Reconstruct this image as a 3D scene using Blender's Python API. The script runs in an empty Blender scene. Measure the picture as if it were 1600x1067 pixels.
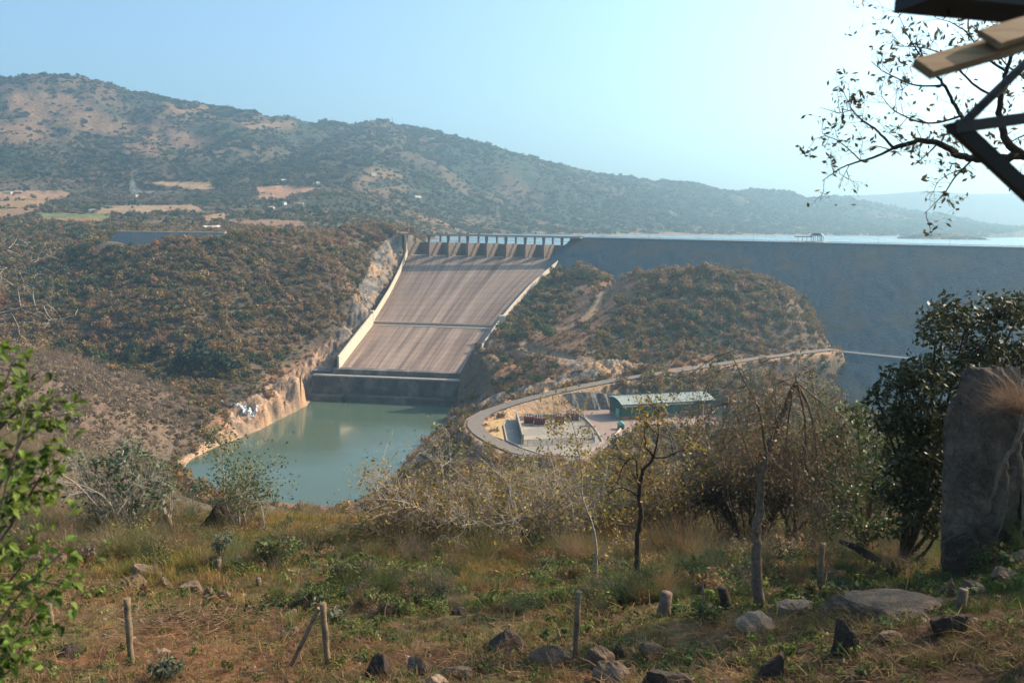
import bpy, bmesh, math, random
import numpy as np
from mathutils import Vector, Matrix
HAZE = 1.85e-4
SC = bpy.context.scene
COL = SC.collection
RAD = math.radians
# ---------------------------------------------------------------- camera
CZ = 127.0; F = 1300.0; ROLL = 0.013; PITCH = math.atan(181.5 / F)
cam_d = bpy.data.cameras.new('camera'); cam = bpy.data.objects.new('camera', cam_d); COL.objects.link(cam)
cam_d.sensor_width = 36; cam_d.lens = F / 1600 * 36; cam_d.clip_start = 0.1; cam_d.clip_end = 40000
cam.location = (0, 0, CZ)
_R = Matrix.Rotation(math.pi / 2 - PITCH, 3, 'X') @ Matrix.Rotation(math.atan(ROLL), 3, 'Z')
cam.rotation_euler = _R.to_euler()
cam_d.dof.use_dof = True; cam_d.dof.focus_distance = 300; cam_d.dof.aperture_fstop = 2.6
SC.camera = cam
CR = np.array(_R.col[0]); CU = np.array(_R.col[1]); CF = -np.array(_R.col[2])
# ---------------------------------------------------------------- light
SUN_AZ, SUN_EL = RAD(68), RAD(35)
SC.world = bpy.data.worlds.new("World"); SC.world.use_nodes = True
wn = SC.world.node_tree.nodes; wl = SC.world.node_tree.links
bg = wn['Background']; bg.inputs[1].default_value = 0.145
sky = wn.new('ShaderNodeTexSky'); sky.sky_type = 'NISHITA'; sky.sun_disc = False
sky.sun_elevation = SUN_EL; sky.sun_rotation = SUN_AZ
sky.altitude = 600; sky.air_density = 1.0; sky.dust_density = 5.5; sky.ozone_density = 1.0
hs = wn.new('ShaderNodeMix'); hs.data_type = 'RGBA'; hs.blend_type = 'MULTIPLY'; hs.inputs[0].default_value = 1
hs.inputs[7].default_value = (0.73, 0.93, 0.985, 1)
wl.new(sky.outputs[0], hs.inputs[6]); wl.new(hs.outputs[2], bg.inputs[0])
sun_d = bpy.data.lights.new('sun', 'SUN'); sun_d.energy = 4.15; sun_d.angle = RAD(0.55); sun_d.color = (1.0, 0.83, 0.62)
sun = bpy.data.objects.new('sun', sun_d); COL.objects.link(sun)
SDIR = Vector((math.sin(SUN_AZ) * math.cos(SUN_EL), math.cos(SUN_AZ) * math.cos(SUN_EL), math.sin(SUN_EL)))
sun.rotation_euler = (-SDIR).to_track_quat('-Z', 'Y').to_euler()
vs = SC.view_settings; SC.display_settings.display_device = 'sRGB'
vs.view_transform = 'Standard'; vs.look = 'None'; vs.exposure = 0.96; vs.gamma = 1; vs.use_curve_mapping = False
cy = SC.cycles
SC.render.engine = 'CYCLES'
cy.max_bounces = 6; cy.diffuse_bounces = 2; cy.glossy_bounces = 2; cy.transmission_bounces = 3
cy.volume_bounces = 0; cy.transparent_max_bounces = 8; cy.use_denoising = True
cy.caustics_reflective = False; cy.caustics_refractive = False
# ---------------------------------------------------------------- projection
def ray(px, py):
    return CF + (px - 800) / F * CR - (py - 533.5) / F * CU
def P(px, py, D):                 # point seen at photo pixel, at forward distance D
    d = ray(px, py); t = D / d[1]
    return np.array([d[0] * t, D, CZ + d[2] * t])
def G(px, py, z):                 # point seen at photo pixel, at height z
    d = ray(px, py); t = (z - CZ) / d[2]
    return np.array([d[0] * t, d[1] * t, z])
def proj(X, Y, Z):
    p = np.stack([X, Y, Z - CZ], -1)
    f = p @ CF; return 800 + F * (p @ CR) / f, 533.5 - F * (p @ CU) / f
# ---------------------------------------------------------------- noise
def _hash(i, j, s):
    h = (i.astype(np.int64) * 374761393 + j.astype(np.int64) * 668265263 + s * 974634777) & 0xffffffff
    h = ((h ^ (h >> 13)) * 1274126177) & 0xffffffff
    return ((h ^ (h >> 16)) & 0xffffff) / float(0xffffff)
def vn(x, y, s=0):
    xi = np.floor(x); yi = np.floor(y); fx = x - xi; fy = y - yi
    fx = fx * fx * fx * (fx * (fx * 6 - 15) + 10); fy = fy * fy * fy * (fy * (fy * 6 - 15) + 10)
    a = _hash(xi, yi, s); b = _hash(xi + 1, yi, s); c = _hash(xi, yi + 1, s); d = _hash(xi + 1, yi + 1, s)
    return (a * (1 - fx) + b * fx) * (1 - fy) + (c * (1 - fx) + d * fx) * fy
def fbm(x, y, s=0, o=4, g=0.5):
    v = 0; a = 1; t = 0; x = np.asarray(x, float); y = np.asarray(y, float)
    for k in range(o):
        v = v + a * vn(x, y, s + k * 17); t += a; a *= g
        x, y = x * 1.6 + y * 1.2 + 3.1, y * 1.6 - x * 1.2 + 7.7
    return v / t
def sst(a, b, x):
    t = np.clip((x - a) / (b - a), 0, 1); return t * t * (3 - 2 * t)
def lerp(a, b, t): return a + (b - a) * t
# ---------------------------------------------------------------- objects
def link(o, parent=None):
    COL.objects.link(o)
    if parent is not None: o.parent = parent
    return o
def tag(o, label=None, cat=None, group=None, kind=None):
    for k, v in (('label', label), ('category', cat), ('group', group), ('kind', kind)):
        if v: o[k] = v
    return o
def mesh_np(name, V, faces, mat, parent=None, smooth=False, uv=None, col=None, mats=None, mi=None):
    """V (n,3); faces: (m,k) array or list"""
    me = bpy.data.meshes.new(name)
    V = np.asarray(V, np.float64)
    if isinstance(faces, np.ndarray):
        m, k = faces.shape
        me.vertices.add(len(V)); me.vertices.foreach_set('co', V.astype(np.float32).ravel())
        me.loops.add(m * k); me.loops.foreach_set('vertex_index', faces.astype(np.int32).ravel())
        me.polygons.add(m); me.polygons.foreach_set('loop_start', np.arange(0, m * k, k, dtype=np.int32))
        try: me.polygons.foreach_set('loop_total', np.full(m, k, np.int32))
        except Exception: pass
        me.update(calc_edges=True); me.validate()
    else:
        me.from_pydata([tuple(v) for v in V], [], [tuple(f) for f in faces])
    if smooth: me.polygons.foreach_set('use_smooth', np.ones(len(me.polygons), bool))
    if col is not None:
        c = np.ones((len(V), 4), np.float32); c[:, :3] = col
        a = me.color_attributes.new('Col', 'FLOAT_COLOR', 'POINT'); a.data.foreach_set('color', c.ravel())
    o = bpy.data.objects.new(name, me)
    if mats:
        for m_ in mats: me.materials.append(m_)
        if mi is not None: me.polygons.foreach_set('material_index', np.asarray(mi, np.int32))
    elif mat: me.materials.append(mat)
    return link(o, parent)
def empty(name, loc, label, cat, group=None):
    o = bpy.data.objects.new(name, None); o.location = loc; o.empty_display_size = .5
    return tag(link(o), label, cat, group)
class MB:
    """collects pieces, world coordinates relative to an origin"""
    def __init__(s, org=(0, 0, 0)): s.v = []; s.f = []; s.n = 0; s.o = np.array(org, float)
    def add(s, V, Fc):
        n = s.n; V = np.asarray(V, float) - s.o; s.v.append(V); s.n += len(V); s.f += [tuple(i + n for i in f) for f in Fc]
    def box(s, c, size, rz=0, tilt=None):
        h = np.array(size, float) / 2
        V = np.array([[x, y, z] for x in (-1, 1) for y in (-1, 1) for z in (-1, 1)]) * h
        M = Matrix.Rotation(rz, 3, 'Z')
        if tilt is not None: M = M @ Matrix.Rotation(tilt[1], 3, tilt[0])
        V = V @ np.array(M).T + np.array(c)
        s.add(V, [(0, 1, 3, 2), (4, 6, 7, 5), (0, 4, 5, 1), (2, 3, 7, 6), (0, 2, 6, 4), (1, 5, 7, 3)])
    def prism(s, bottom, top):
        b = [np.array(p, float) for p in bottom]; t = [np.array(p, float) for p in top]; n = len(b)
        s.add(b + t, [tuple(range(n))[::-1], tuple(range(n, 2 * n))] + [(i, (i + 1) % n, n + (i + 1) % n, n + i) for i in range(n)])
    def tube(s, pts, rad, seg=6, cap=True):
        pts = [np.array(p, float) for p in pts]; n = len(pts)
        if np.isscalar(rad): rad = [rad] * n
        V = []; up = None
        for i, p in enumerate(pts):
            d = pts[min(i + 1, n - 1)] - pts[max(i - 1, 0)]; d = d / (np.linalg.norm(d) + 1e-9)
            if up is None:
                up = np.cross(d, [0.31, 0.95, 0.02] if abs(d[2]) > .8 else [0, 0, 1.0])
            up = up - d * (up @ d); up /= np.linalg.norm(up) + 1e-9
            w = np.cross(d, up)
            for k in range(seg):
                a = 2 * math.pi * k / seg; V.append(p + rad[i] * (math.cos(a) * up + math.sin(a) * w))
        Fc = [(i * seg + k, i * seg + (k + 1) % seg, (i + 1) * seg + (k + 1) % seg, (i + 1) * seg + k) for i in range(n - 1) for k in range(seg)]
        if cap: Fc += [tuple(range(seg))[::-1], tuple(range((n - 1) * seg, n * seg))]
        s.add(V, Fc)
    def build(s, name, mat, parent=None, smooth=False):
        return mesh_np(name, np.concatenate(s.v), s.f, mat, parent, smooth)
# ---------------------------------------------------------------- materials
def new_mat(name, rough=.9):
    m = bpy.data.materials.new(name); m.use_nodes = True
    nt = m.node_tree; b = nt.nodes['Principled BSDF']; b.inputs['Roughness'].default_value = rough
    b.inputs['Specular IOR Level'].default_value = 0.25
    return m, nt, b
def N(nt, t, **kw):
    n = nt.nodes.new(t)
    for k, v in kw.items():
        if k.startswith('i_'):
            key = k[2:]; key = int(key) if key.isdigit() else key.replace('_', ' ')
            n.inputs[key].default_value = v
        else: setattr(n, k, v)
    return n
def ramp(nt, fac, stops):
    r = nt.nodes.new('ShaderNodeValToRGB'); e = r.color_ramp.elements
    while len(e) < len(stops): e.new(0.5)
    for i, (p, c) in enumerate(stops):
        e[i].position = p; e[i].color = (*c, 1) if len(c) == 3 else c
    nt.links.new(fac, r.inputs[0]); return r.outputs[0]
def mixc(nt, a, b, fac, mode='MIX'):
    m = nt.nodes.new('ShaderNodeMix'); m.data_type = 'RGBA'; m.blend_type = mode
    for s, i in ((fac, 0), (a, 6), (b, 7)):
        if hasattr(s, 'links'): nt.links.new(s, m.inputs[i])
        elif isinstance(s, (tuple, list)): m.inputs[i].default_value = (*s, 1) if len(s) == 3 else s
        else: m.inputs[i].default_value = s
    return m.outputs[2]
def noise(nt, scale, detail=5, rough=.6, vec=None, dist=0, kind='ShaderNodeTexNoise'):
    n = nt.nodes.new(kind); n.inputs['Scale'].default_value = scale
    if kind == 'ShaderNodeTexNoise':
        n.inputs['Detail'].default_value = detail; n.inputs['Roughness'].default_value = rough; n.inputs['Distortion'].default_value = dist
    if vec is not None: nt.links.new(vec, n.inputs['Vector'])
    return n.outputs[0]
def pos(nt, scale=None, rot=None):
    g = nt.nodes.new('ShaderNodeNewGeometry').outputs['Position']
    if scale is None and rot is None: return g
    m = nt.nodes.new('ShaderNodeMapping'); nt.links.new(g, m.inputs[0])
    if scale: m.inputs['Scale'].default_value = scale
    if rot: m.inputs['Rotation'].default_value = rot
    return m.outputs[0]
def bump(nt, b, h, strength=.5, dist=.1):
    n = nt.nodes.new('ShaderNodeBump'); n.inputs['Strength'].default_value = strength; n.inputs['Distance'].default_value = dist
    nt.links.new(h, n.inputs['Height']); nt.links.new(n.outputs[0], b.inputs['Normal'])
def rough_mat(name, c1, c2, scale=1.0, rough=.9, bs=.4, bd=.1, detail=6, spec=.25, c3=None, sc3=None, vec=None):
    m, nt, b = new_mat(name, rough); b.inputs['Specular IOR Level'].default_value = spec
    p = pos(nt, vec)
    n = noise(nt, scale, detail, .62, p)
    c = ramp(nt, n, [(.3, c1), (.7, c2)])
    if c3: c = mixc(nt, c, c3, ramp(nt, noise(nt, sc3 or scale * .21, 4, .6, p), [(.5, (0, 0, 0)), (.65, (1, 1, 1))]))
    nt.links.new(c, b.inputs['Base Color']); bump(nt, b, n, bs, bd)
    return m
def leaf_mat(name, base=None, trans=.3, var=.35, rough=.55, inst=False, attr=None):
    m, nt, b = new_mat(name, rough)
    if inst:
        a = N(nt, 'ShaderNodeAttribute', attribute_type='INSTANCER', attribute_name='tint'); c = a.outputs['Color']
    else: c = N(nt, 'ShaderNodeRGB').outputs[0]; c.default_value = (*base, 1)
    g = nt.nodes.new('ShaderNodeNewGeometry')
    v = N(nt, 'ShaderNodeMapRange', i_3=1 - var, i_4=1 + var); nt.links.new(g.outputs['Random Per Island'], v.inputs[0])
    h = N(nt, 'ShaderNodeHueSaturation'); nt.links.new(c, h.inputs['Color']); nt.links.new(v.outputs[0], h.inputs['Value'])
    v2 = N(nt, 'ShaderNodeMapRange', i_3=.487, i_4=.522)
    w = N(nt, 'ShaderNodeMath', operation='FRACT'); w2 = N(nt, 'ShaderNodeMath', operation='MULTIPLY', i_1=7.31)
    nt.links.new(g.outputs['Random Per Island'], w2.inputs[0]); nt.links.new(w2.outputs[0], w.inputs[0]); nt.links.new(w.outputs[0], v2.inputs[0])
    nt.links.new(v2.outputs[0], h.inputs['Hue'])
    nt.links.new(h.outputs[0], b.inputs['Base Color'])
    if trans:
        t = N(nt, 'ShaderNodeBsdfTranslucent'); nt.links.new(h.outputs[0], t.inputs[0])
        mx = N(nt, 'ShaderNodeMixShader', i_0=trans); nt.links.new(b.outputs[0], mx.inputs[1]); nt.links.new(t.outputs[0], mx.inputs[2])
        nt.links.new(mx.outputs[0], nt.nodes['Material Output'].inputs[0])
    return m
# ---------------------------------------------------------------- terrain height from surveyed points
def MQ(pts, c):
    pts = np.array(pts, float); A = pts[:, :2]; z = pts[:, 2]; n = len(A)
    d = np.sqrt(((A[:, None] - A[None]) ** 2).sum(-1) + c * c)
    M = np.zeros((n + 3, n + 3)); M[:n, :n] = d; M[:n, n] = 1; M[:n, n + 1:] = A; M[n, :n] = 1; M[n + 1:, :n] = A.T
    w = np.linalg.solve(M, np.concatenate([z, [0, 0, 0]]))
    off = (A[:, 0].mean(), A[:, 1].mean()); w[n] += w[n + 1] * off[0] + w[n + 2] * off[1]
    A = (A - off).astype(np.float32); wf = w.astype(np.float32)
    def f(u, v):
        sh = u.shape; u = (u.ravel() - off[0]).astype(np.float32); v = (v.ravel() - off[1]).astype(np.float32); out = np.empty(len(u))
        for i in range(0, len(u), 40000):
            a = u[i:i + 40000]; b = v[i:i + 40000]
            K = np.sqrt((a[:, None] - A[:, 0]) ** 2 + (b[:, None] - A[:, 1]) ** 2 + np.float32(c * c))
            out[i:i + 40000] = K @ wf[:n] + w[n] + w[n + 1] * a + w[n + 2] * b
        return out.reshape(sh)
    return f
def cp(px, py, D, dz=0):           # control point in (bearing, log distance, z)
    p = P(px, py, D); return (p[0] / p[1], math.log(p[1]), p[2] + dz)
def cz(px, py, z):
    p = G(px, py, z); return (p[0] / p[1], math.log(p[1]), z)
def cx(px, D, z):
    return ((px - 800) / F, math.log(D), z)
VP = []
for px in (-900, -500, -200, 100, 400, 700, 1000, 1300, 1600, 2000, 2500):
    VP += [cx(px, 50, 127 - 18.5), cx(px, 60, 127 - 22.5), cx(px, 80, 127 - 29.5), cx(px, 110, 127 - 39.5), cx(px, 160, 127 - 56)]
VP += [cx(p_, 230, 127 - 85) for p_ in (330, 430, 530, 620)] + [cx(p_, 160, 127 - 60) for p_ in (330, 480, 600)]
for px in (750, 1000, 1300, 1700, 2200): VP.append(cx(px, 230, 127 - 79))
VP += [cx(-100, 230, 66), cx(100, 230, 58), cx(-600, 230, 70), cx(-600, 350, 85)]
VP += [cx(450, 320, 7), cx(560, 320, 8), cx(350, 325, 10), cx(700, 310, 22), cx(900, 310, 22), cx(1150, 310, 24), cx(1500, 310, 32), cx(2000, 310, 45)]
CH = [((637, 399, 965), (886, 404, 885)), ((626, 427, 912), (858, 427, 838)), ((609.5, 460, 835), (829, 452, 795)), ((593, 487, 770), (800, 484, 745)), ((584, 502, 735), (780, 508, 715)), ((556, 538, 664), (752, 549, 644)), ((530, 572, 602), (731, 580, 585))]
CHL = [P(*a) for a, b in CH]; CHR = [P(*b) for a, b in CH]
for p in CHR: VP += [((p[0] + 6) / p[1], math.log(p[1]), p[2] + 4.4), ((p[0] + 18) / p[1], math.log(p[1]), p[2] + 3.8)]
# pool shore (z=0)
SHORE = [(500, 612), (482, 631), (458, 645), (430, 658), (404, 672), (375, 684), (340, 696), (300, 716), (284, 735), (296, 752), (330, 768), (380, 780), (450, 786), (520, 791), (552, 783), (585, 767), (612, 745), (640, 712), (665, 685), (690, 662), (704, 648), (722, 630)]
POOL = np.array([G(x, y, 0)[:2] for x, y in SHORE])
for x, y in SHORE[1:-1]: VP.append(cz(x, y, 0.2))
VP += [cx(500, 520, -6), cx(420, 430, -6), cx(560, 440, -6), cx(600, 540, -6)]
VP += [cp(430, 812, 330), cp(520, 815, 322), cp(600, 790, 350)]
# bank and slopes left of the pool
VP += [cz(440, 632, 9), cz(415, 642, 8), cz(470, 600, 17), cz(395, 655, 5), cz(345, 628, 13), cz(300, 700, 3.5), cz(330, 660, 10), cz(360, 640, 11)]
VP += [cp(280, 590, 585), cp(180, 560, 620), cp(60, 530, 660), cp(-100, 500, 720), cp(-350, 480, 750)]
VP += [cp(260, 650, 480), cp(200, 650, 430), cp(200, 610, 500), cp(100, 600, 430), cp(110, 560, 520), cp(0, 560, 440), cp(-200, 520, 460), cp(100, 700, 300), cp(0, 690, 270), cp(220, 720, 380), cp(-200, 640, 300), cp(-400, 560, 400)]
# left hill
VP += [cp(350, 560, 605), cp(430, 560, 625), cp(490, 560, 640), cp(300, 500, 655), cp(450, 500, 685), cp(530, 505, 690), cp(200, 500, 660), cp(450, 430, 755), cp(300, 430, 735), cp(200, 430, 760),
       cp(540, 440, 770), cp(560, 475, 735), cp(560, 410, 850), cp(580, 385, 920), cp(500, 375, 860), cp(400, 364, 850), cp(320, 378, 868), cp(190, 379, 868), cp(260, 380, 866), cp(150, 380, 880), cp(450, 362, 880), cp(550, 360, 930), cp(620, 371, 965), cp(595, 372, 950),
       cp(610, 380, 955, -2), cp(600, 420, 900, 0), cp(585, 460, 835, 2), cp(570, 500, 760, 2), cp(545, 530, 700, 4), cp(520, 560, 655, 4),
       cp(100, 400, 900), cp(100, 460, 760), cp(0, 460, 760), cp(0, 400, 950), cp(0, 350, 1150), cp(150, 365, 1040), cp(180, 385, 940), cp(-200, 400, 900), cp(-500, 400, 950), cp(250, 392, 870), cp(120, 430, 820)]
for px in (500, 400): VP.append(cx(px, 960, 108))
for px in (440, 540, 620): VP.append(cx(px, 1080, 108))
# behind the saddle dam and the lake floor
VP += [cx(260, 1000, 110), cx(230, 1120, 112), cx(330, 1100, 112), cx(640, 1100, 92), cx(700, 1050, 80), cx(800, 1050, 70), cx(900, 1050, 70), cx(1000, 1000, 70), cx(1200, 950, 70), cx(1500, 900, 70), cx(1900, 800, 70), cx(2500, 800, 70),
       cx(800, 1400, 80), cx(1100, 1400, 80), cx(1500, 1400, 80), cx(2000, 1400, 80), cx(900, 1900, 88), cx(1200, 2000, 85), cx(1600, 1900, 85), cx(2000, 2000, 85), cx(1300, 2500, 95), cx(700, 1500, 88), cx(1700, 2500, 90)]
# right of the chute, central hill, dam foot
VP += [cp(893, 404, 878, 2), cp(745, 615, 590), cp(722, 640, 560), cp(712, 648, 556),
       cp(920, 412, 810), cp(880, 470, 740), cp(820, 555, 620), cp(860, 520, 650), cp(790, 600, 560), cp(780, 620, 530), cp(760, 640, 495), cp(945, 424, 790, -2), cp(986, 441, 735, -6), cp(930, 480, 670), cp(915, 530, 600),
       cp(1015, 429, 710, -3), cp(1050, 421, 690, -3), cp(1100, 417, 680, -3), cp(1160, 424, 675, -3), cp(1215, 440, 665, -3), cp(1255, 467, 652, -3), cp(1278, 510, 625, -3), cp(1000, 480, 640), cp(1100, 480, 615), cp(1200, 490, 610),
       cp(950, 545, 585), cp(1020, 555, 560), cp(1100, 552, 560), cp(1200, 548, 580), cp(1290, 545, 600), cx(1345, 590, 12), cx(1345, 540, 8), cx(1450, 560, 6), cx(1600, 530, 6), cx(1900, 480, 10), cx(1320, 500, 14),
       cp(1050, 500, 612), cp(1150, 450, 645), cp(1050, 450, 660)]
for px, D in ((1000, 800), (1100, 770), (1200, 740)): VP.append(cx(px, D, 40))
for px, D, z in ((950, 860, 60), (1060, 740, 40), (1160, 720, 38), (1250, 690, 36)): VP.append(cx(px, D, z))
VP += [cp(880, 575, 535), cp(930, 572, 530), cp(830, 600, 530), cp(800, 628, 480), cp(980, 575, 540)]
VP += [cp(700, 700, 440), cp(720, 660, 500), cp(735, 700, 405), cp(650, 765, 380), cp(700, 745, 365), cp(745, 745, 350), cp(860, 745, 345), cp(960, 735, 350), cp(1000, 690, 400)]
VP += [cx(1050, 400, 12), cx(1150, 400, 14), cx(1050, 350, 12), cx(1300, 400, 20), cx(1500, 400, 26), cx(1900, 380, 36), cx(1250, 470, 26), cx(1350, 480, 14), cx(1500, 480, 14), cx(1180, 500, 33)]
# far left plain, foothills and the long ridge
VP += [cp(-100, 340, 1200), cp(50, 338, 1250), cp(50, 318, 1500), cp(50, 300, 1750), cp(250, 325, 1500), cp(150, 335, 1350), cp(280, 290, 1950), cp(430, 300, 1850), cp(430, 330, 1450), cp(330, 350, 1200), cp(500, 340, 1350), cp(540, 310, 1700), cp(600, 345, 1400), cp(600, 362, 1200), cp(150, 290, 1900),
       cp(640, 364, 1500), cp(700, 365.5, 1900), cp(800, 366.5, 2100), cp(950, 366.5, 2300), cp(1010, 366, 2480), cp(1240, 367.5, 3000), cp(1400, 370, 2950), cp(1600, 373, 2850), cp(1900, 376, 2900), cp(-300, 300, 1800), cp(-500, 330, 1300), cp(-800, 300, 1500),
       cp(660, 335, 1800), cp(720, 345, 2150), cp(820, 345, 2500)]
RIDGE = [(-700, 150, 2500), (-350, 110, 2500), (-150, 105, 2500), (0, 113, 2550), (60, 123, 2580), (130, 134, 2600), (200, 148, 2620), (260, 151, 2650), (310, 156, 2700), (350, 166, 2750), (400, 181, 2800), (440, 187, 2820), (500, 191, 2900), (570, 188, 3000), (620, 190, 3080), (660, 197, 3150), (700, 208, 3220), (760, 226, 3350), (850, 250, 3500), (950, 272, 3750), (1050, 290, 4000), (1150, 302, 4200), (1220, 310, 4350), (1280, 312, 4500), (1350, 320, 4600), (1450, 340, 4700), (1550, 359, 4700), (1650, 368, 4600), (1900, 375, 4600)]
for x, y, D in RIDGE:
    VP.append(cp(x, y, D)); h = P(x, y, D)[2]
    VP.append(cx(x, D * 1.18, min(h - 60, h * .8))); VP.append(cx(x, D * 1.6, min(h * .45, 150)))
VP += [cp(60, 250, 1980), cp(250, 245, 2080), cp(400, 250, 2150), cp(520, 250, 2150), cp(600, 236, 2500), cp(480, 225, 2550), cp(640, 250, 2450), cp(700, 290, 2350), cp(800, 300, 2700), cp(950, 310, 3050), cp(60, 190, 2250), cp(200, 195, 2300), cp(350, 205, 2450), cp(330, 165, 2700), cp(1100, 330, 3400), cp(1250, 345, 3400), cp(1400, 350, 3500), cp(600, 290, 2050)]
FV = MQ(VP, .02)
# foreground (x, y, drop)
FG = []
def fgp(px, py, D): p = P(px, py, D); FG.append((p[0], p[1], p[2]))
for a in ((205, 1035, 16), (512, 1045, 16), (900, 1027, 16.3), (1280, 935, 19), (30, 1010, 17.5), (20, 1060, 15), (400, 1066, 15), (700, 1066, 14.7), (1000, 1066, 14.4), (260, 905, 26), (480, 900, 26), (830, 915, 25), (1000, 922, 22), (1185, 945, 18.5), (100, 880, 29), (700, 880, 30), (1000, 880, 30),
          (150, 835, 39), (450, 843, 39), (830, 850, 40), (1100, 870, 36), (1350, 985, 15), (1400, 1040, 12.5), (1550, 1040, 12), (1500, 905, 20), (1590, 870, 20), (1400, 900, 24), (1540, 870, 23), (1320, 875, 30), (1450, 875, 29), (1230, 985, 16), (1150, 1000, 15.5), (-200, 1000, 17), (-300, 880, 27), (1800, 1000, 12), (1900, 880, 20)): fgp(*a)
for x in (-12, 0, 12): FG += [(x, 3, 120.4), (x, 8, 119.9)]
FG += [(20, 3, 121), (20, 9, 120.9), (-30, 8, 119.5), (-40, 30, 113)]
for x in (-60, -30, -15, 0, 15, 30, 60): FG += [(x, 50, 127 - 18.5), (x, 60, 127 - 22.5)]
FF = MQ(FG, 2.0)
# dam frame
A0 = np.array([67., 895.]); A1 = np.array([390., 634.]); DU = (A1 - A0) / np.linalg.norm(A1 - A0); DN = np.array([DU[1], -DU[0]])
if DN[1] > 0: DN = -DN           # downstream normal, towards the valley
DAM_L = 900.0
def dam_st(X, Y): return (X - A0[0]) * DU[0] + (Y - A0[1]) * DU[1], (X - A0[0]) * DN[0] + (Y - A0[1]) * DN[1]
def seg_dist(X, Y, pl):
    """distance to a polyline and the interpolated z and arc parameter at the foot"""
    best = np.full(X.shape, 1e9); zz = np.zeros(X.shape)
    for a, b in zip(pl[:-1], pl[1:]):
        d = b[:2] - a[:2]; L = d @ d + 1e-9
        t = np.clip(((X - a[0]) * d[0] + (Y - a[1]) * d[1]) / L, 0, 1)
        r = np.hypot(X - a[0] - t * d[0], Y - a[1] - t * d[1]); m = r < best
        best = np.where(m, r, best); zz = np.where(m, a[2] + t * (b[2] - a[2]), zz)
    return best, zz
def inside(X, Y, poly):
    c = np.zeros(X.shape, bool); n = len(poly)
    for i in range(n):
        x1, y1 = poly[i][:2]; x2, y2 = poly[(i + 1) % n][:2]
        k = ((y1 > Y) != (y2 > Y)) & (X < (x2 - x1) * (Y - y1) / (y2 - y1 + 1e-12) + x1); c ^= k
    return c
def poly_edge(X, Y, poly):
    pl = [np.array([*p[:2], 0.]) for p in poly]; pl.append(pl[0]); return seg_dist(X, Y, pl)[0]

def clamp_tri(X, Y, Z, a, b, c, margin):
    det = (b[1] - c[1]) * (a[0] - c[0]) + (c[0] - b[0]) * (a[1] - c[1])
    l1 = ((b[1] - c[1]) * (X - c[0]) + (c[0] - b[0]) * (Y - c[1])) / det
    l2 = ((c[1] - a[1]) * (X - c[0]) + (a[0] - c[0]) * (Y - c[1])) / det
    l3 = 1 - l1 - l2; m = (l1 >= -.03) & (l2 >= -.03) & (l3 >= -.03)
    return np.where(m, np.minimum(Z, l1 * a[2] + l2 * b[2] + l3 * c[2] - margin), Z)
# crest frame of the spillway
S0 = P(637, 399, 965)[:2]; S1 = P(899, 404, 880)[:2]; SU = (S1 - S0) / np.linalg.norm(S1 - S0); SV = np.array([-SU[1], SU[0]]); SW = float(np.linalg.norm(S1 - S0))
PIER = 27.0
def sp(s, t, z): q = S0 + SU * s + SV * t; return np.array([q[0], q[1], z])
# roads
ROAD = [G(1302, 546, 42), G(1240, 553, 41), G(1170, 562, 39.5), G(1100, 573, 38), G(1030, 584, 36.5), G(960, 594, 34.5), G(900, 606, 32.5), G(850, 617, 30), G(805, 629, 27.5), G(765, 642, 25), G(745, 653, 24), G(740, 664, 23.2), G(750, 677, 22.4), G(775, 692, 22), G(805, 705, 22), G(850, 715, 22), G(900, 718, 22)]
YARD = [G(x, y, 22.0) for x, y in ((786, 664), (790, 652), (803, 643), (850, 637), (905, 633), (958, 633), (1130, 640), (1130, 664), (1000, 668), (985, 676), (968, 692), (945, 712), (915, 722), (850, 722), (800, 710), (775, 694))]
def hitv(px, py, d0=450., d1=900.):
    D = np.linspace(d0, d1, 900); d = ray(px, py); u = np.full(900, d[0] / d[1]); Zr = CZ + d[2] / d[1] * D; H = FV(u, np.log(D)); k = np.argmax(Zr <= H); k = k if Zr[k] <= H[k] else 450
    return np.array([u[k] * D[k], D[k], H[k]])
TRACK = [hitv(*a) for a in ((824, 550), (814, 542), (822, 530), (850, 519), (884, 511), (905, 503), (922, 490), (935, 472), (941, 456))]
TRACK2 = [hitv(*a) for a in ((824, 550), (850, 556), (885, 562), (925, 570), (955, 578))]
FARROAD = [P(190, 368, 905), P(186, 362, 925), P(196, 356, 960), P(215, 351, 1010), P(230, 346, 1080)]
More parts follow.
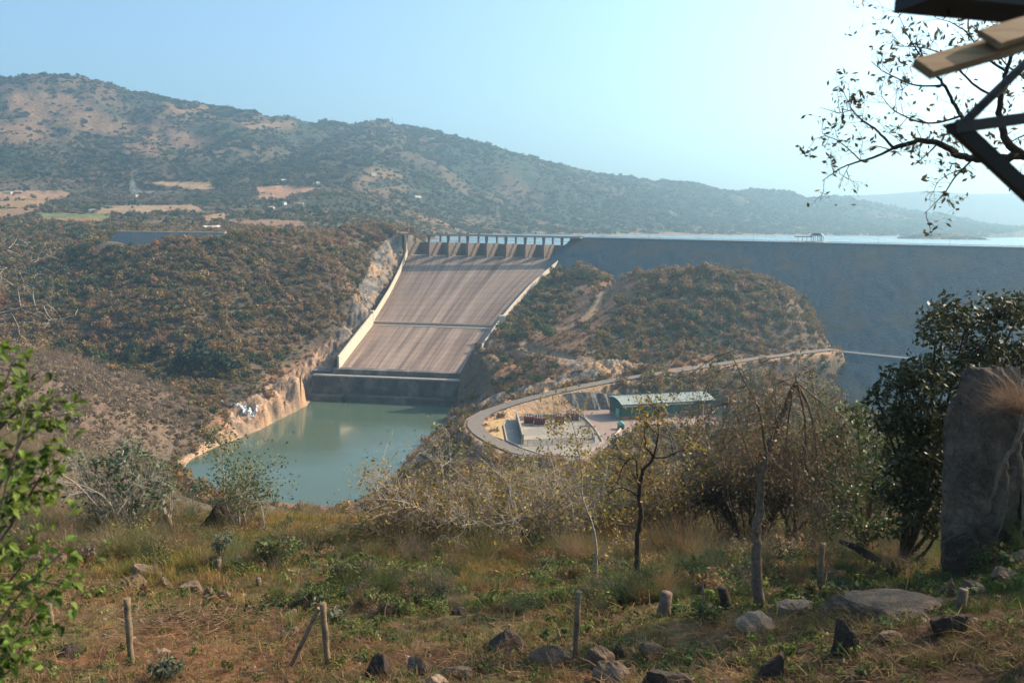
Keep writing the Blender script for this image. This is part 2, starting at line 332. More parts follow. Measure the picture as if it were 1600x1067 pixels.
def height(X, Y):
    D = np.maximum(Y, 1.0); r = np.hypot(X, Y)
    zf = FF(X, np.maximum(Y, 2.0)) + .35 * (fbm(X / 3.5, Y / 3.5, 5) - .5) + .12 * (fbm(X / .7, Y / .7, 9, 3) - .5)
    zf += np.where(Y > 35, (fbm(X / 12, Y / 12, 3) - .5) * 1.5, 0)
    u = X / D; v = np.log(np.maximum(D, 30))
    zv = FV(u, v)
    amp = lerp(1.0, 6.0, sst(100, 700, D)) * lerp(1, 2.2, sst(1100, 1900, D))
    n1 = fbm(X / 55, Y / 55, 11, 5) - .5
    rid = 1 - np.abs(2 * fbm(X / 420, Y / 420, 23, 5) - 1)
    hz = sst(1750, 2350, D) * sst(110, 220, zv)
    land = sst(0.5, 12, zv)
    zv = zv + n1 * amp * land
    zv = zv - (rid - .72) * 85 * hz + (fbm(X / 90, Y / 90, 31, 4) - .5) * 14 * hz
    # pool basin
    near = (D > 330) & (D < 640) & (np.abs(X) < 260)
    ins = inside(X, Y, POOL); ed = poly_edge(X, Y, POOL)
    zv = np.where(near & ins, np.minimum(zv, -.12 * ed - .02 - 1.6 * sst(0, 4, ed)), zv)
    zv = np.where(near & ~ins, np.maximum(zv, .25 + .05 * ed * (ed < 30)), zv)
    # rock bank left of the pool: steep broken benches
    z = lerp(zf, zv, sst(46, 62, D))
    # embankment and lake bed
    s, t = dam_st(X, Y)
    z = np.where((s > -60) & (t < 70) & (s < DAM_L + 100), np.minimum(z, 115 - np.abs(t) / 1.5 - 3), z)
    z = np.where((s > 150) & (t < 70) & (D < 1000), np.minimum(z, 60), z)
    q = ((X - S0[0]) * SU[0] + (Y - S0[1]) * SU[1]), ((X - S0[0]) * SV[0] + (Y - S0[1]) * SV[1])
    z = np.where((q[0] > -2) & (q[0] < SW + 30) & (q[1] > -6) & (q[1] < 130), np.minimum(z, 86), z)
    # chute, block
    for i in range(len(CH) - 1):
        z = clamp_tri(X, Y, z, CHL[i], CHR[i], CHR[i + 1], 4.5); z = clamp_tri(X, Y, z, CHL[i], CHR[i + 1], CHL[i + 1], 4.5)
    # roads and yard
    m = (D > 300) & (D < 760)
    if m.any():
        def sub(f):
            nonlocal z; zz = z[m]; z[m] = f(X[m], Y[m], zz)
        def yard(x, y, zz):
            i = inside(x, y, YARD); e = poly_edge(x, y, YARD); w = np.where(i, 1, 1 - sst(0, 4, e)); return lerp(zz, 21.6, w)
        sub(yard)
        for pl, hw, fo in ((TRACK, 2, 5), (TRACK2, 2, 5), (ROAD, 5, 9)):
            def rd(x, y, zz):
                d, h = seg_dist(x, y, pl); return lerp(zz, h - .3, 1 - sst(hw, hw + fo, d))
            sub(rd)
    return z
# ---------------------------------------------------------------- ground cover zones (surveyed outlines, soft edges)
_pc = [None, None]
def PXY(X, Y, Z):
    if _pc[0] is None or _pc[0][0] is not X or _pc[0][1] is not Z: _pc[0] = (X, Z); _pc[1] = proj(X, Y, Z)
    return _pc[1]
def zpoly(X, Y, Z, poly, d0, d1, soft=4, jit=10, sc=25, seed=50):
    poly = [np.array(p, float) for p in poly]; q = soft + jit
    w = np.zeros(X.shape); m = (Y > d0) & (Y < d1)
    if not m.any(): return w
    px, py = PXY(X, Y, Z)
    xs = [p[0] for p in poly]; ys = [p[1] for p in poly]
    m &= (px > min(xs) - q) & (px < max(xs) + q) & (py > min(ys) - q) & (py < max(ys) + q)
    if m.any():
        x_, y_ = X[m], Y[m]; px = px.copy(); py = py.copy()
        px[m] += (fbm(x_ / sc, y_ / sc, seed) - .5) * jit * 2; py[m] += (fbm(x_ / sc, y_ / sc, seed + 3) - .5) * jit
        i = inside(px[m], py[m], poly); e = poly_edge(px[m], py[m], poly); e = np.where(i, e, -e)
        w[m] = sst(-soft / 2, soft / 2, e)
    return w
FIELDS = [([(-60, 300), (95, 298), (118, 304), (90, 312), (-60, 313)], (.34, .20, .12)), ([(-60, 314), (80, 313), (60, 324), (-60, 328)], (.36, .22, .11)),
          ([(-60, 328), (60, 325), (45, 337), (-60, 344)], (.30, .18, .10)), ([(60, 334), (175, 334), (170, 341), (75, 346)], (.17, .18, .07)),
          ([(160, 322), (300, 320), (320, 330), (150, 334)], (.36, .23, .14)), ([(238, 283), (330, 286), (334, 295), (300, 296), (240, 288)], (.44, .27, .14)),
          ([(400, 292), (440, 290), (500, 294), (440, 312), (405, 312)], (.42, .23, .13)), ([(312, 338), (352, 332), (352, 342), (320, 345)], (.38, .22, .12)),
          ([(60, 341), (165, 341), (150, 352), (70, 352)], (.26, .16, .09)), ([(350, 343), (470, 345), (480, 356), (380, 352)], (.27, .16, .10))]
UPLAND = [[(10, 150), (110, 148), (150, 165), (180, 185), (240, 200), (200, 215), (120, 190), (20, 180)], [(50, 175), (130, 178), (330, 215), (320, 240), (180, 215), (60, 195)], [(255, 160), (340, 168), (330, 180), (260, 178)], [(190, 225), (260, 225), (250, 245), (200, 240)],
          [(380, 185), (470, 190), (460, 205), (390, 200)], [(555, 262), (610, 268), (625, 280), (560, 288)], [(740, 200), (760, 215), (750, 222)], [(0, 200), (60, 190), (90, 215), (20, 225)], [(560, 300), (620, 292), (640, 296), (575, 312)]]
ROCKS = {'bank': ([(278, 722), (352, 672), (360, 640), (400, 622), (440, 590), (490, 553), (545, 512), (572, 510), (540, 556), (505, 585), (494, 640), (400, 685), (290, 730)], 400, 720),
         'cut': ([(604, 370), (636, 368), (628, 398), (612, 430), (592, 468), (574, 505), (520, 560), (522, 530), (552, 492), (548, 470), (575, 430), (583, 396)], 560, 985),
         'rib': ([(745, 622), (800, 612), (850, 598), (900, 577), (960, 565), (1010, 573), (960, 588), (890, 600), (840, 612), (800, 626), (745, 640)], 440, 600),
         'quarry': ([(825, 628), (850, 612), (960, 612), (1010, 612), (1000, 632), (880, 634), (830, 640)], 440, 520),
         'shore': ([(700, 640), (712, 650), (690, 690), (650, 730), (600, 775), (590, 765), (640, 705), (690, 655)], 375, 570),
         'shelf': ([(880, 556), (930, 562), (1020, 572), (960, 580), (900, 576), (840, 566)], 500, 600)}
SOIL = [([(900, 445), (990, 432), (1000, 460), (950, 500), (900, 545), (800, 565), (840, 520), (895, 490)], 540, 800), ([(390, 640), (345, 640), (320, 660), (400, 690), (430, 660)], 440, 620), ([(730, 636), (760, 640), (800, 640), (740, 740), (690, 760), (715, 700)], 360, 520), ([(380, 778), (600, 786), (600, 815), (420, 805)], 320, 390),
        ([(880, 408), (960, 428), (950, 436), (890, 418)], 700, 900), ([(800, 545), (940, 560), (960, 575), (800, 600), (740, 640), (770, 590)], 470, 660), ([(1050, 560), (1310, 540), (1310, 556), (1040, 580)], 490, 640),
        ([(400, 600), (520, 525), (545, 510), (500, 560), (430, 600)], 540, 720), ([(800, 640), (840, 635), (800, 655), (790, 690), (760, 680)], 390, 480), ([(180, 350), (200, 350), (215, 385), (185, 380)], 860, 1000), ([(590, 362), (640, 362), (630, 372), (590, 374)], 860, 1000)]
def zones(X, Y, Z):
    r = {k: zpoly(X, Y, Z, p, a, b, 5, 5, 12, 60) for k, (p, a, b) in ROCKS.items()}
    s = np.zeros(X.shape)
    for p, a, b in SOIL: s = np.maximum(s, zpoly(X, Y, Z, p, a, b, 6, 6, 18, 70))
    r['soil'] = s; f = np.zeros(X.shape); fc = np.zeros(X.shape + (3,))
    for p, c in FIELDS:
        w = zpoly(X, Y, Z, p, 1080, 2200, 2, 2, 60, 80); f = np.maximum(f, w); fc = np.where((w > .3)[..., None], np.array(c), fc)
    r['field'] = f; r['fieldc'] = fc
    u = np.zeros(X.shape)
    for p in UPLAND: u = np.maximum(u, zpoly(X, Y, Z, p, 1900, 3200, 8, 14, 160, 90))
    r['upland'] = u
    d = np.full(X.shape, 99.)
    m = (Y > 300) & (Y < 1150)
    if m.any():
        dd = np.minimum(np.minimum(seg_dist(X[m], Y[m], ROAD)[0] - 3, seg_dist(X[m], Y[m], TRACK)[0]), np.minimum(seg_dist(X[m], Y[m], TRACK2)[0], seg_dist(X[m], Y[m], FARROAD)[0]))
        yi = inside(X[m], Y[m], YARD); dd = np.where(yi, -1, dd); d[m] = dd
    r['road'] = d
    return r
C3 = lambda *a: np.array(a)
def grid(name, u0, u1, nu, d0, d1, nd, mat, label=None):
    u = np.linspace(u0, u1, nu); D = np.exp(np.linspace(math.log(d0), math.log(d1), nd))
    Dg, Ug = np.meshgrid(D, u, indexing='ij'); X = Ug * Dg; Y = Dg
    Z = height(X, Y)
    z = zones(X, Y, Z)
    # broken rock relief
    a = (X * .8 + Y * .6); b = (-X * .6 + Y * .8)
    rg = 1 - np.abs(2 * fbm(a / 9 + fbm(X / 14, Y / 14, 3) * 2, b / 4.2, 101, 4) - 1)
    rk = np.clip(z['bank'] + z['cut'] + z['rib'] * .7 + z['shore'] * .5 + z['quarry'] + z['shelf'] * .4, 0, 1)
    rg2 = 1 - np.abs(2 * fbm(a / 3.2 + fbm(X / 6, Y / 6, 3), b / 1.7, 131, 3) - 1)
    Z = Z + np.where(z['road'] > 3, rk * (rg2 - .6) * 3.0 * sst(.2, 3, Z), 0)
    Z = Z + np.where(z['road'] > 3, rk * (rg - .62) * 8.5 * sst(0.2, 3, Z), 0)
    Z = Z + np.where((z['road'] > 3), z['quarry'] * 3.0, 0)
    n1 = fbm(X / 30, Y / 30, 200)[..., None]; n2 = fbm(X / 8, Y / 8, 210)[..., None]; n3 = fbm(X / 160, Y / 160, 220)[..., None]
    c = lerp(C3(.12, .088, .062), C3(.18, .128, .085), sst(.35, .65, n1)); c = lerp(c, C3(.125, .10, .06), sst(.5, .62, n2) * .7)
    far = sst(1150, 1800, Dg)[..., None]
    hc = lerp(C3(.05, .058, .036), C3(.125, .088, .055), sst(.40, .66, n3)); hc = lerp(hc, C3(.22, .12, .07), .35 * sst(.62, .72, fbm(X / 260, Y / 200, 230))[..., None] * sst(250, 420, Z)[..., None])
    hc = lerp(hc, C3(.34, .19, .105), z['upland'][..., None] * .45)
    hc = lerp(hc, C3(.25, .15, .09), (sst(60, 20, Z - 104) * sst(.45, .6, fbm(X / 120, Y / 60, 240)))[..., None] * .7)
    c = lerp(c, hc, far)
    c = lerp(c, z['fieldc'] * (.8 + .4 * n2), z['field'][..., None])
    c = lerp(c, lerp(C3(.29, .145, .072), C3(.17, .105, .07), n2), np.clip(z['soil'] * 1.0, 0, 1)[..., None])
    st = fbm(a / 14, b / 3.0, 150, 4)[..., None]
    rc = lerp(C3(.20, .14, .10), C3(.44, .27, .16), sst(.35, .62, st)); rc = lerp(rc, C3(.40, .19, .085), sst(.5, .64, n1))
    gc = lerp(C3(.085, .078, .072), C3(.27, .215, .17), sst(.38, .62, st)); gc = lerp(gc, C3(.34, .21, .12), sst(.52, .62, n2))
    c = lerp(c, rc, z['bank'][..., None])
    for k in ('cut', 'rib', 'quarry', 'shore', 'shelf'): c = lerp(c, gc, (z[k] * (.9 if k != 'shore' else .6))[..., None])
    c = lerp(c, C3(.42, .26, .15), np.where(z['road'] < 6.5, (1 - sst(3.5, 6.5, z['road'])) * .85, 0)[..., None])
    c = lerp(c, C3(.40, .25, .17), (np.where((Dg > 2200) & (Z < 111) & (Z > 100), .6, 0))[..., None])
    # foreground
    fgm = (1 - sst(50, 75, Dg))[..., None]
    fc = lerp(C3(.07, .032, .018), C3(.145, .070, .034), sst(.35, .65, fbm(X / 2.2, Y / 2.2, 300))[..., None])
    fc = lerp(fc, C3(.15, .095, .048), sst(.45, .65, fbm(X / 5, Y / 5, 310))[..., None]); fc = lerp(fc, C3(.085, .08, .03), sst(.5, .66, fbm(X / 3, Y / 3, 320))[..., None] * .7)
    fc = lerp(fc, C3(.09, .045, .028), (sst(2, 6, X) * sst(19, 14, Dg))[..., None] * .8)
    c = lerp(c, lerp(C3(.13, .085, .058), C3(.19, .125, .082), n2), (zpoly(X, Y, Z, [(-400, 480), (100, 545), (270, 600), (330, 650), (270, 720), (200, 800), (-400, 900)], 60, 640, 20, 16) * .9)[..., None])
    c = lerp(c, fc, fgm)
    i = np.arange((nd - 1) * nu).reshape(nd - 1, nu)[:, :-1]
    fcs = np.stack([i, i + 1, i + nu + 1, i + nu], -1).reshape(-1, 4)
    o = mesh_np(name, np.stack([X, Y, Z], -1).reshape(-1, 3), fcs, mat, smooth=True, col=c.reshape(-1, 3))
    o['kind'] = 'structure'; return o
def ground_mat(name, s1, s2, b1, d1, amt=.5):
    m, nt, b = new_mat(name, .95); b.inputs['Specular IOR Level'].default_value = .1
    a = N(nt, 'ShaderNodeAttribute', attribute_name='Col').outputs['Color']
    p = pos(nt); n = noise(nt, s1, 8, .68, p); n2 = noise(nt, s2, 6, .65, p)
    k = ramp(nt, n, [(.25, (1 - amt,) * 3), (.75, (1 + amt,) * 3)])
    k2 = ramp(nt, n2, [(.3, (1 - amt * .6, 1 - amt * .6, 1 - amt * .5)), (.7, (1 + amt * .5, 1 + amt * .45, 1 + amt * .4))])
    c = mixc(nt, mixc(nt, a, k, 1., 'MULTIPLY'), k2, 1., 'MULTIPLY')
    nt.links.new(c, b.inputs['Base Color']); bump(nt, b, n, b1, d1); return m
M_HILL = ground_mat('dry_soil_and_litter', 6, .9, .8, .06, .55)
M_VAL = ground_mat('dry_valley_slope', .5, .07, .9, 1.2, .5)
M_MTN = ground_mat('mountain_slope', .08, .015, 1.0, 6, .35)
grid('hillside', -1.35, 1.35, 620, 2.2, 62, 420, M_HILL)
grid('valley_terrain', -1.3, 1.3, 1300, 62, 1200, 690, M_VAL)
grid('mountain_terrain', -1.25, 1.25, 1100, 1200, 6400, 320, M_MTN)
# far blue ranges
def far_range(name, D0, prof, seed, amp):
    u = np.linspace(-.9, 1.3, 500); V = []; xs = [(a[0] - 800) / F for a in prof]; hs = [P(a[0], a[1], D0)[2] for a in prof]
    rows = [(-.16, 0), (-.1, .35), (-.05, .75), (0, 1), (.06, .7), (.16, .1)]
    H = np.interp(u, xs, hs)
    for r, k in rows:
        D = D0 * (1 + r) * np.ones_like(u); X = u * D
        z = 40 + (H - 40) * k + (fbm(X / 600, D / 600, seed, 5) - .5) * amp * (.35 if k == 1 else 1.4)
        V.append(np.stack([X, D, z], -1))
    V = np.stack(V); nd, nu = V.shape[:2]; i = np.arange((nd - 1) * nu).reshape(nd - 1, nu)[:, :-1]
    f = np.stack([i, i + 1, i + nu + 1, i + nu], -1).reshape(-1, 4)
    c = np.tile(C3(.11, .095, .07), (nd * nu, 1))
    mesh_np(name, V.reshape(-1, 3), f, M_MTN, smooth=True, col=c)['kind'] = 'structure'
far_range('distant_hills', 5700, [(-900, 340), (900, 352), (1230, 350), (1370, 334), (1430, 331), (1480, 335), (1530, 330), (1600, 338), (1750, 342), (2400, 350)], 7, 60)
far_range('distant_mountains', 6300, [(-900, 340), (1000, 340), (1200, 318), (1315, 306), (1375, 304), (1431, 299), (1500, 303), (1600, 301), (1750, 305), (2400, 330)], 8, 70)
# ---------------------------------------------------------------- water
def water_mat(name, deep, rough, bs, sc):
    m, nt, b = new_mat(name, rough); b.inputs['Base Color'].default_value = (*deep, 1); b.inputs['IOR'].default_value = 1.33
    b.inputs['Specular IOR Level'].default_value = .5
    n = noise(nt, sc, 4, .6, pos(nt)); n2 = noise(nt, sc * .12, 3, .5, pos(nt)); bump(nt, b, mixc(nt, n, n2, .5), bs, .15)
    r = ramp(nt, noise(nt, .02, 4, .6, pos(nt)), [(.35, (rough * .5,) * 3), (.65, (rough * 1.5,) * 3)]); nt.links.new(r, b.inputs['Roughness']); return m
def sheet(name, pts, z, mat):
    o = mesh_np(name, [(p[0], p[1], z) for p in pts], [tuple(range(len(pts)))], mat); o['kind'] = 'structure'; return o
sheet('pool_water', [(-215, 330), (30, 330), (30, 610), (-215, 610)], 0.0, water_mat('green_pool_water', (.075, .105, .072), .12, .12, .7))
lake_poly = [(S0 + SU * 0 + SV * 31.5), (S0 + SU * (SW - 2) + SV * 31.5)] + [A0 - DN * 14 + DU * k for k in (0, DAM_L)] + [np.array([2600, 300.]), np.array([7500, 2500.]), np.array([7500, 7200.]), np.array([-300, 7200.]), np.array([-500., 2200.]), np.array([-180., 1200.])]
sheet('reservoir_water', lake_poly, 104.0, water_mat('reservoir_water', (.16, .25, .29), .30, .9, .35))
# low island in the lake
ic = P(1472, 372, 2300)
def island():
    n = 60; m = 16; V = []; fc = []
    for j in range(m):
        r = j / (m - 1)
        for i in range(n):
            a = 2 * math.pi * i / n; rr = 1 - r
            x = math.cos(a) * rr * 128 * (1 + .2 * math.sin(3 * a + 1)); y = math.sin(a) * rr * 70 * (1 + .15 * math.sin(2 * a))
            z = 102 + 15 * (1 - rr ** 2) ** 1.0 * (1 + .25 * math.sin(x / 35)) + 3 * float(vn(np.array(x / 14 + 50), np.array(y / 14 + 50), 4)) * r
            V.append((ic[0] + x, 2300 + y, z))
    for j in range(m - 1):
        for i in range(n): fc.append((j * n + i, j * n + (i + 1) % n, (j + 1) * n + (i + 1) % n, (j + 1) * n + i))
    fc.append(tuple((m - 1) * n + i for i in range(n)))
    o = mesh_np('island', V, fc, M_MTN, smooth=True, col=np.tile(C3(.14, .10, .065), (len(V), 1))); o['kind'] = 'structure'
island()
# ---------------------------------------------------------------- rockfill dam
M_ROCKFILL = rough_mat('shade_blue_rockfill', (.022, .046, .066), (.056, .090, .115), .55, .95, .8, .8, 8, .15, (.085, .078, .070), .03)  # blue of skylit shade put into the rock colour
M_CONC = rough_mat('weathered_concrete', (.30, .235, .185), (.44, .355, .29), .35, .85, .25, .1, 7, .2)
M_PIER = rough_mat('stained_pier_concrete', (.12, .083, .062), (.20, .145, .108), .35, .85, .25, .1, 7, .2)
M_CONC_L = rough_mat('pale_concrete', (.50, .39, .29), (.62, .50, .385), .3, .85, .2, .1, 7, .2)
M_CONC_D = rough_mat('dark_concrete', (.055, .05, .047), (.13, .11, .095), .16, .8, .4, .3, 8, .3, (.20, .165, .135), .09)  # dark mottled tone with paler blotches
M_ASPHALT = rough_mat('sunbleached_asphalt', (.16, .125, .10), (.215, .17, .14), .5, .9, .1, .05)
M_STEEL = rough_mat('grey_steel', (.10, .10, .10), (.16, .16, .16), 2, .6, .1, .02)
dam = empty('rockfill_dam', (*A0, 115), 'long grey rockfill dam wall beside the spillway with a road along its crest', 'dam')
org = np.array([*A0, 115.])
def dm(s, t, z): q = A0 + DU * s + DN * t; return np.array([q[0], q[1], z])
def embank():
    prof = [(-34, 95)] + [(-5.5, 115), (5.5, 115)] + [(5.5 + 1.5 * k * 2.0, 115 - 2.0 * k) for k in range(1, 39)] + [(5.5 + 114 + 8, 39)] + [(5.5 + 122 + 1.5 * k * 2, 39 - 2.0 * k) for k in range(1, 20)]
    ns = 500; S = np.linspace(0, DAM_L, ns); V = []
    rs = np.random.RandomState(2)
    for j, (t, z) in enumerate(prof):
        r = 1.0 if j > 3 else 0
        n = (fbm(S / 7, np.full(ns, z / 5.), 40, 3) - .5) * .8 * r + (rs.rand(ns) - .5) * .35 * r
        # the end at the spillway is cut back to follow its side wall
        s = S + np.where(S < 60, (-min(115 - z, 20) * .35 + max(0, 95 - z) * .5) * (1 - S / 60), 0)
        q = A0 + np.outer(s, DU) + np.outer(t + n, DN); V.append(np.column_stack([q, np.full(ns, z) + n * .6]))
    V = np.stack(V); nd = len(prof); i = np.arange((nd - 1) * ns).reshape(nd - 1, ns)[:, :-1]
    f = np.stack([i, i + ns, i + ns + 1, i + 1], -1).reshape(-1, 4)
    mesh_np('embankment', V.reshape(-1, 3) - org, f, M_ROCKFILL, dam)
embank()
b = MB(org); b.prism([dm(-2, -4.6, 114.6), dm(-2, 4.6, 114.6), dm(DAM_L, 4.6, 114.6), dm(DAM_L, -4.6, 114.6)], [dm(-2, -4.6, 115.12), dm(-2, 4.6, 115.12), dm(DAM_L, 4.6, 115.12), dm(DAM_L, -4.6, 115.12)]); b.build('crest_road', M_CONC_L, dam)
b = MB(org)
for t in (-5.1, 5.1): b.prism([dm(-2, t - .3, 114.7), dm(-2, t + .3, 114.7), dm(DAM_L, t + .3, 114.7), dm(DAM_L, t - .3, 114.7)], [dm(-2, t - .3, 115.5), dm(-2, t + .3, 115.5), dm(DAM_L, t + .3, 115.5), dm(DAM_L, t - .3, 115.5)])
b.build('kerb_wall', M_CONC_L, dam)
b = MB(org)
for t in (-5.1, 5.1):
    b.tube([dm(-2, t, 116.35), dm(DAM_L, t, 116.35)], .09, 4)
    for k in range(0, 225): b.tube([dm(-2 + k * 4, t, 115.4), dm(-2 + k * 4, t, 116.35)], .08, 4)
b.build('guard_rail', M_STEEL, dam)
# haul road ledge along the berm
b = MB(org); b.prism([dm(90, 119.5, 38.9), dm(90, 127.5, 38.9), dm(700, 127.5, 38.9), dm(700, 119.5, 38.9)], [dm(90, 119.5, 39.6), dm(90, 127.5, 39.6), dm(700, 127.5, 39.6), dm(700, 119.5, 39.6)])
b.build('berm_road', rough_mat('pale_gravel', (.09, .10, .10), (.15, .155, .15), .6), dam)
# crest lamps
lamp0 = None
for i, s in enumerate([30, 85, 140, 195, 250, 305, 360, 415]):
    p = dm(s, -5.6, 115)
    if lamp0 is None:
        lamp0 = empty('crest_lamp', p, 'x', 'lamp post', 'thin lamp posts along the dam crest')
        b = MB(); b.tube([(0, 0, -1), (0, 0, 6.5)], [.14, .09], 6); b.build('post', M_STEEL, lamp0)
        b = MB(); b.tube([(0, 0, 6.4), (.5, -.6, 6.9), (1.2, -1.2, 7.0)], .07, 5); b.box((1.4, -1.4, 7.0), (.9, .35, .2), -.8); b.build('lamp_head', M_STEEL, lamp0); l = lamp0
    else:
        l = lamp0.copy(); COL.objects.link(l); l.location = p
        for c in list(lamp0.children): d = c.copy(); COL.objects.link(d); d.parent = l
    l['label'] = 'thin lamp post on the dam crest, %s from the spillway bridge' % ('first second third fourth fifth sixth seventh eighth'.split()[i])
# intake gantry on the crest
gp = dm(0, 0, 0); 
g = P(1250, 378, 790); 
def crest_at(px):            # crest point below a given bearing
    u = (px - 800) / F
    s = (u * A0[1] - A0[0]) / (DU[0] - u * DU[1]); return s
s0 = crest_at(1258); gt = empty('intake_tower', dm(s0, -16, 104), 'small dark intake tower with gantry bridge beside the middle of the dam crest', 'intake tower')
b = MB(dm(s0, -16, 104)); b.box(dm(s0 + 2, -16, 109.5), (8, 8, 13), math.atan2(DU[1], DU[0])); b.build('tower_shaft', M_CONC, gt)
for ds in (-2.5, 1, 4.5, 6):
    for dt in (-13, -19): b = MB(dm(s0, -16, 104)); b.tube([dm(s0 + ds, dt, 116), dm(s0 + ds, dt, 121)], .28, 5); b.build('roof_post', M_STEEL, gt)
b = MB(dm(s0, -16, 104)); b.prism([dm(s0 - 4, -12, 121), dm(s0 - 4, -20, 121), dm(s0 + 8, -20, 121), dm(s0 + 8, -12, 121)], [dm(s0 - 1, -14, 123.4), dm(s0 - 1, -18, 123.4), dm(s0 + 5, -18, 123.4), dm(s0 + 5, -14, 123.4)]); b.build('roof', M_STEEL, gt)
b = MB(dm(s0, -16, 104)); b.tube([dm(s0 - 16, -8, 120.2), dm(s0 - 2, -14, 120.2)], .45, 4)
for ds in (-13, -9, -5): b.tube([dm(s0 + ds, -9, 115), dm(s0 + ds, -9.2, 120.2)], .22, 4)
b.build('gantry', M_STEEL, gt)
b = MB(dm(s0, -16, 104)); b.prism([dm(s0 - 20, -5.8, 114.3), dm(s0 - 3, -20, 114.3), dm(s0 + 9, -20, 114.3), dm(s0 + 12, -5.8, 114.3)], [dm(s0 - 20, -5.8, 115.8), dm(s0 - 3, -20, 116.2), dm(s0 + 9, -20, 116.2), dm(s0 + 12, -5.8, 115.8)]); b.build('platform', M_CONC_L, gt)
# ---------------------------------------------------------------- spillway
def chute_mat():
    m, nt, b = new_mat('stained_chute_concrete', .85)
    L = (CHL[-1] + CHR[-1]) / 2 - (CHL[0] + CHR[0]) / 2; ang = math.atan2(L[1], L[0])
    tc = N(nt, 'ShaderNodeTexCoord').outputs['UV']
    def mp(sx, sy):
        q = N(nt, 'ShaderNodeMapping'); nt.links.new(tc, q.inputs[0]); q.inputs['Scale'].default_value = (sx, sy, 1); return q.outputs[0]
    n1 = noise(nt, 1, 6, .65, mp(17, .8), .2); n2 = noise(nt, 1, 5, .7, mp(95, 2.6)); n3 = noise(nt, 1, 4, .6, mp(9, 5)); n4 = noise(nt, 1, 3, .6, mp(160, 9))
    c = ramp(nt, n1, [(.33, (.115, .072, .054)), (.48, (.235, .16, .122)), (.66, (.34, .24, .185))])
    c = mixc(nt, c, ramp(nt, n2, [(.36, (.62, .60, .60)), (.62, (1.28, 1.26, 1.24))]), .8, 'MULTIPLY')
    c = mixc(nt, c, ramp(nt, n3, [(.35, (.86, .84, .83)), (.65, (1.1, 1.1, 1.1))]), .8, 'MULTIPLY')
    c = mixc(nt, c, ramp(nt, n4, [(.35, (.85, .85, .85)), (.65, (1.12, 1.12, 1.12))]), .6, 'MULTIPLY')
    # slab joints
    for sx in (11, ):
        w = N(nt, 'ShaderNodeSeparateXYZ'); nt.links.new(mp(sx, 22), w.inputs[0])
        for k in (0, 1):
            f = N(nt, 'ShaderNodeMath', operation='FRACT'); nt.links.new(w.outputs[k], f.inputs[0])
            c = mixc(nt, c, ramp(nt, f.outputs[0], [(0, (.5, .5, .5)), (.05, (.5, .5, .5)), (.08, (1, 1, 1))]), .75, 'MULTIPLY')
    nt.links.new(c, b.inputs['Base Color']); bump(nt, b, n2, .2, .1); return m
M_CHUTE = chute_mat()
org = sp(SW / 2, 0, 91)
spw = empty('spillway', org, 'wide concrete spillway chute sloping down to the green pool', 'spillway')
def resample(pl, n):
    pl = np.array(pl); d = np.r_[0, np.cumsum(np.linalg.norm(np.diff(pl, axis=0), axis=1))]; t = np.linspace(0, d[-1], n)
    # smooth through the stations
    o = np.stack([np.interp(t, d, pl[:, k]) for k in range(3)], 1)
    for _ in range(6): o[1:-1] = (o[:-2] + 2 * o[1:-1] + o[2:]) / 4
    return o
def chute(name, L, R, dz=0., v0=0, v1=1):
    n = 40; m = 24; L = resample(L, n); R = resample(R, n); V = []; UV = []
    for i in range(n):
        for j in range(m + 1):
            p = lerp(L[i], R[i], j / m); p = p + (0, 0, dz); V.append(p - org); UV.append((j / m, lerp(v0, v1, i / (n - 1))))
    f = [(i * (m + 1) + j, (i + 1) * (m + 1) + j, (i + 1) * (m + 1) + j + 1, i * (m + 1) + j + 1) for i in range(n - 1) for j in range(m)]
    o = mesh_np(name, V, f, M_CHUTE, spw, True)
    uv = o.data.uv_layers.new(name='UVMap'); vi = np.empty(len(o.data.loops), np.int32); o.data.loops.foreach_get('vertex_index', vi)
    uv.data.foreach_set('uv', np.array(UV, np.float32)[vi].ravel()); return L, R
UL, UR = chute('upper_chute', CHL[:5], CHR[:5], 0, 0, .55)
LL, LR = chute('lower_chute', CHL[4:], CHR[4:], -3.0 * 0 - 2.6, .56, 1)
# aeration step between the two chutes
b = MB(org); a, c = CHL[4], CHR[4]; w = np.array([0, 4.0, 0])
b.prism([a + (0, 0, -5), c + (0, 0, -5), c + w + (0, 0, -5), a + w + (0, 0, -5)], [a + (0, -.3, .12), c + (0, -.3, .12), c + w + (0, 0, .4), a + w + (0, 0, .4)]); b.build('aeration_step', M_CONC, spw)
b = MB(org); w = np.array([0, -3.0, 0]); e = np.array([0, -1.3, 0]); b.prism([a + w + e + (0, 0, -6), c + w + e + (0, 0, -6), c + w + (0, 0, -6), a + w + (0, 0, -6)], [a + w + e + (0, 0, -2.5), c + w + e + (0, 0, -2.5), c + w + (0, 0, -2.3), a + w + (0, 0, -2.3)]); b.build('lip_beam', M_CONC_L, spw)
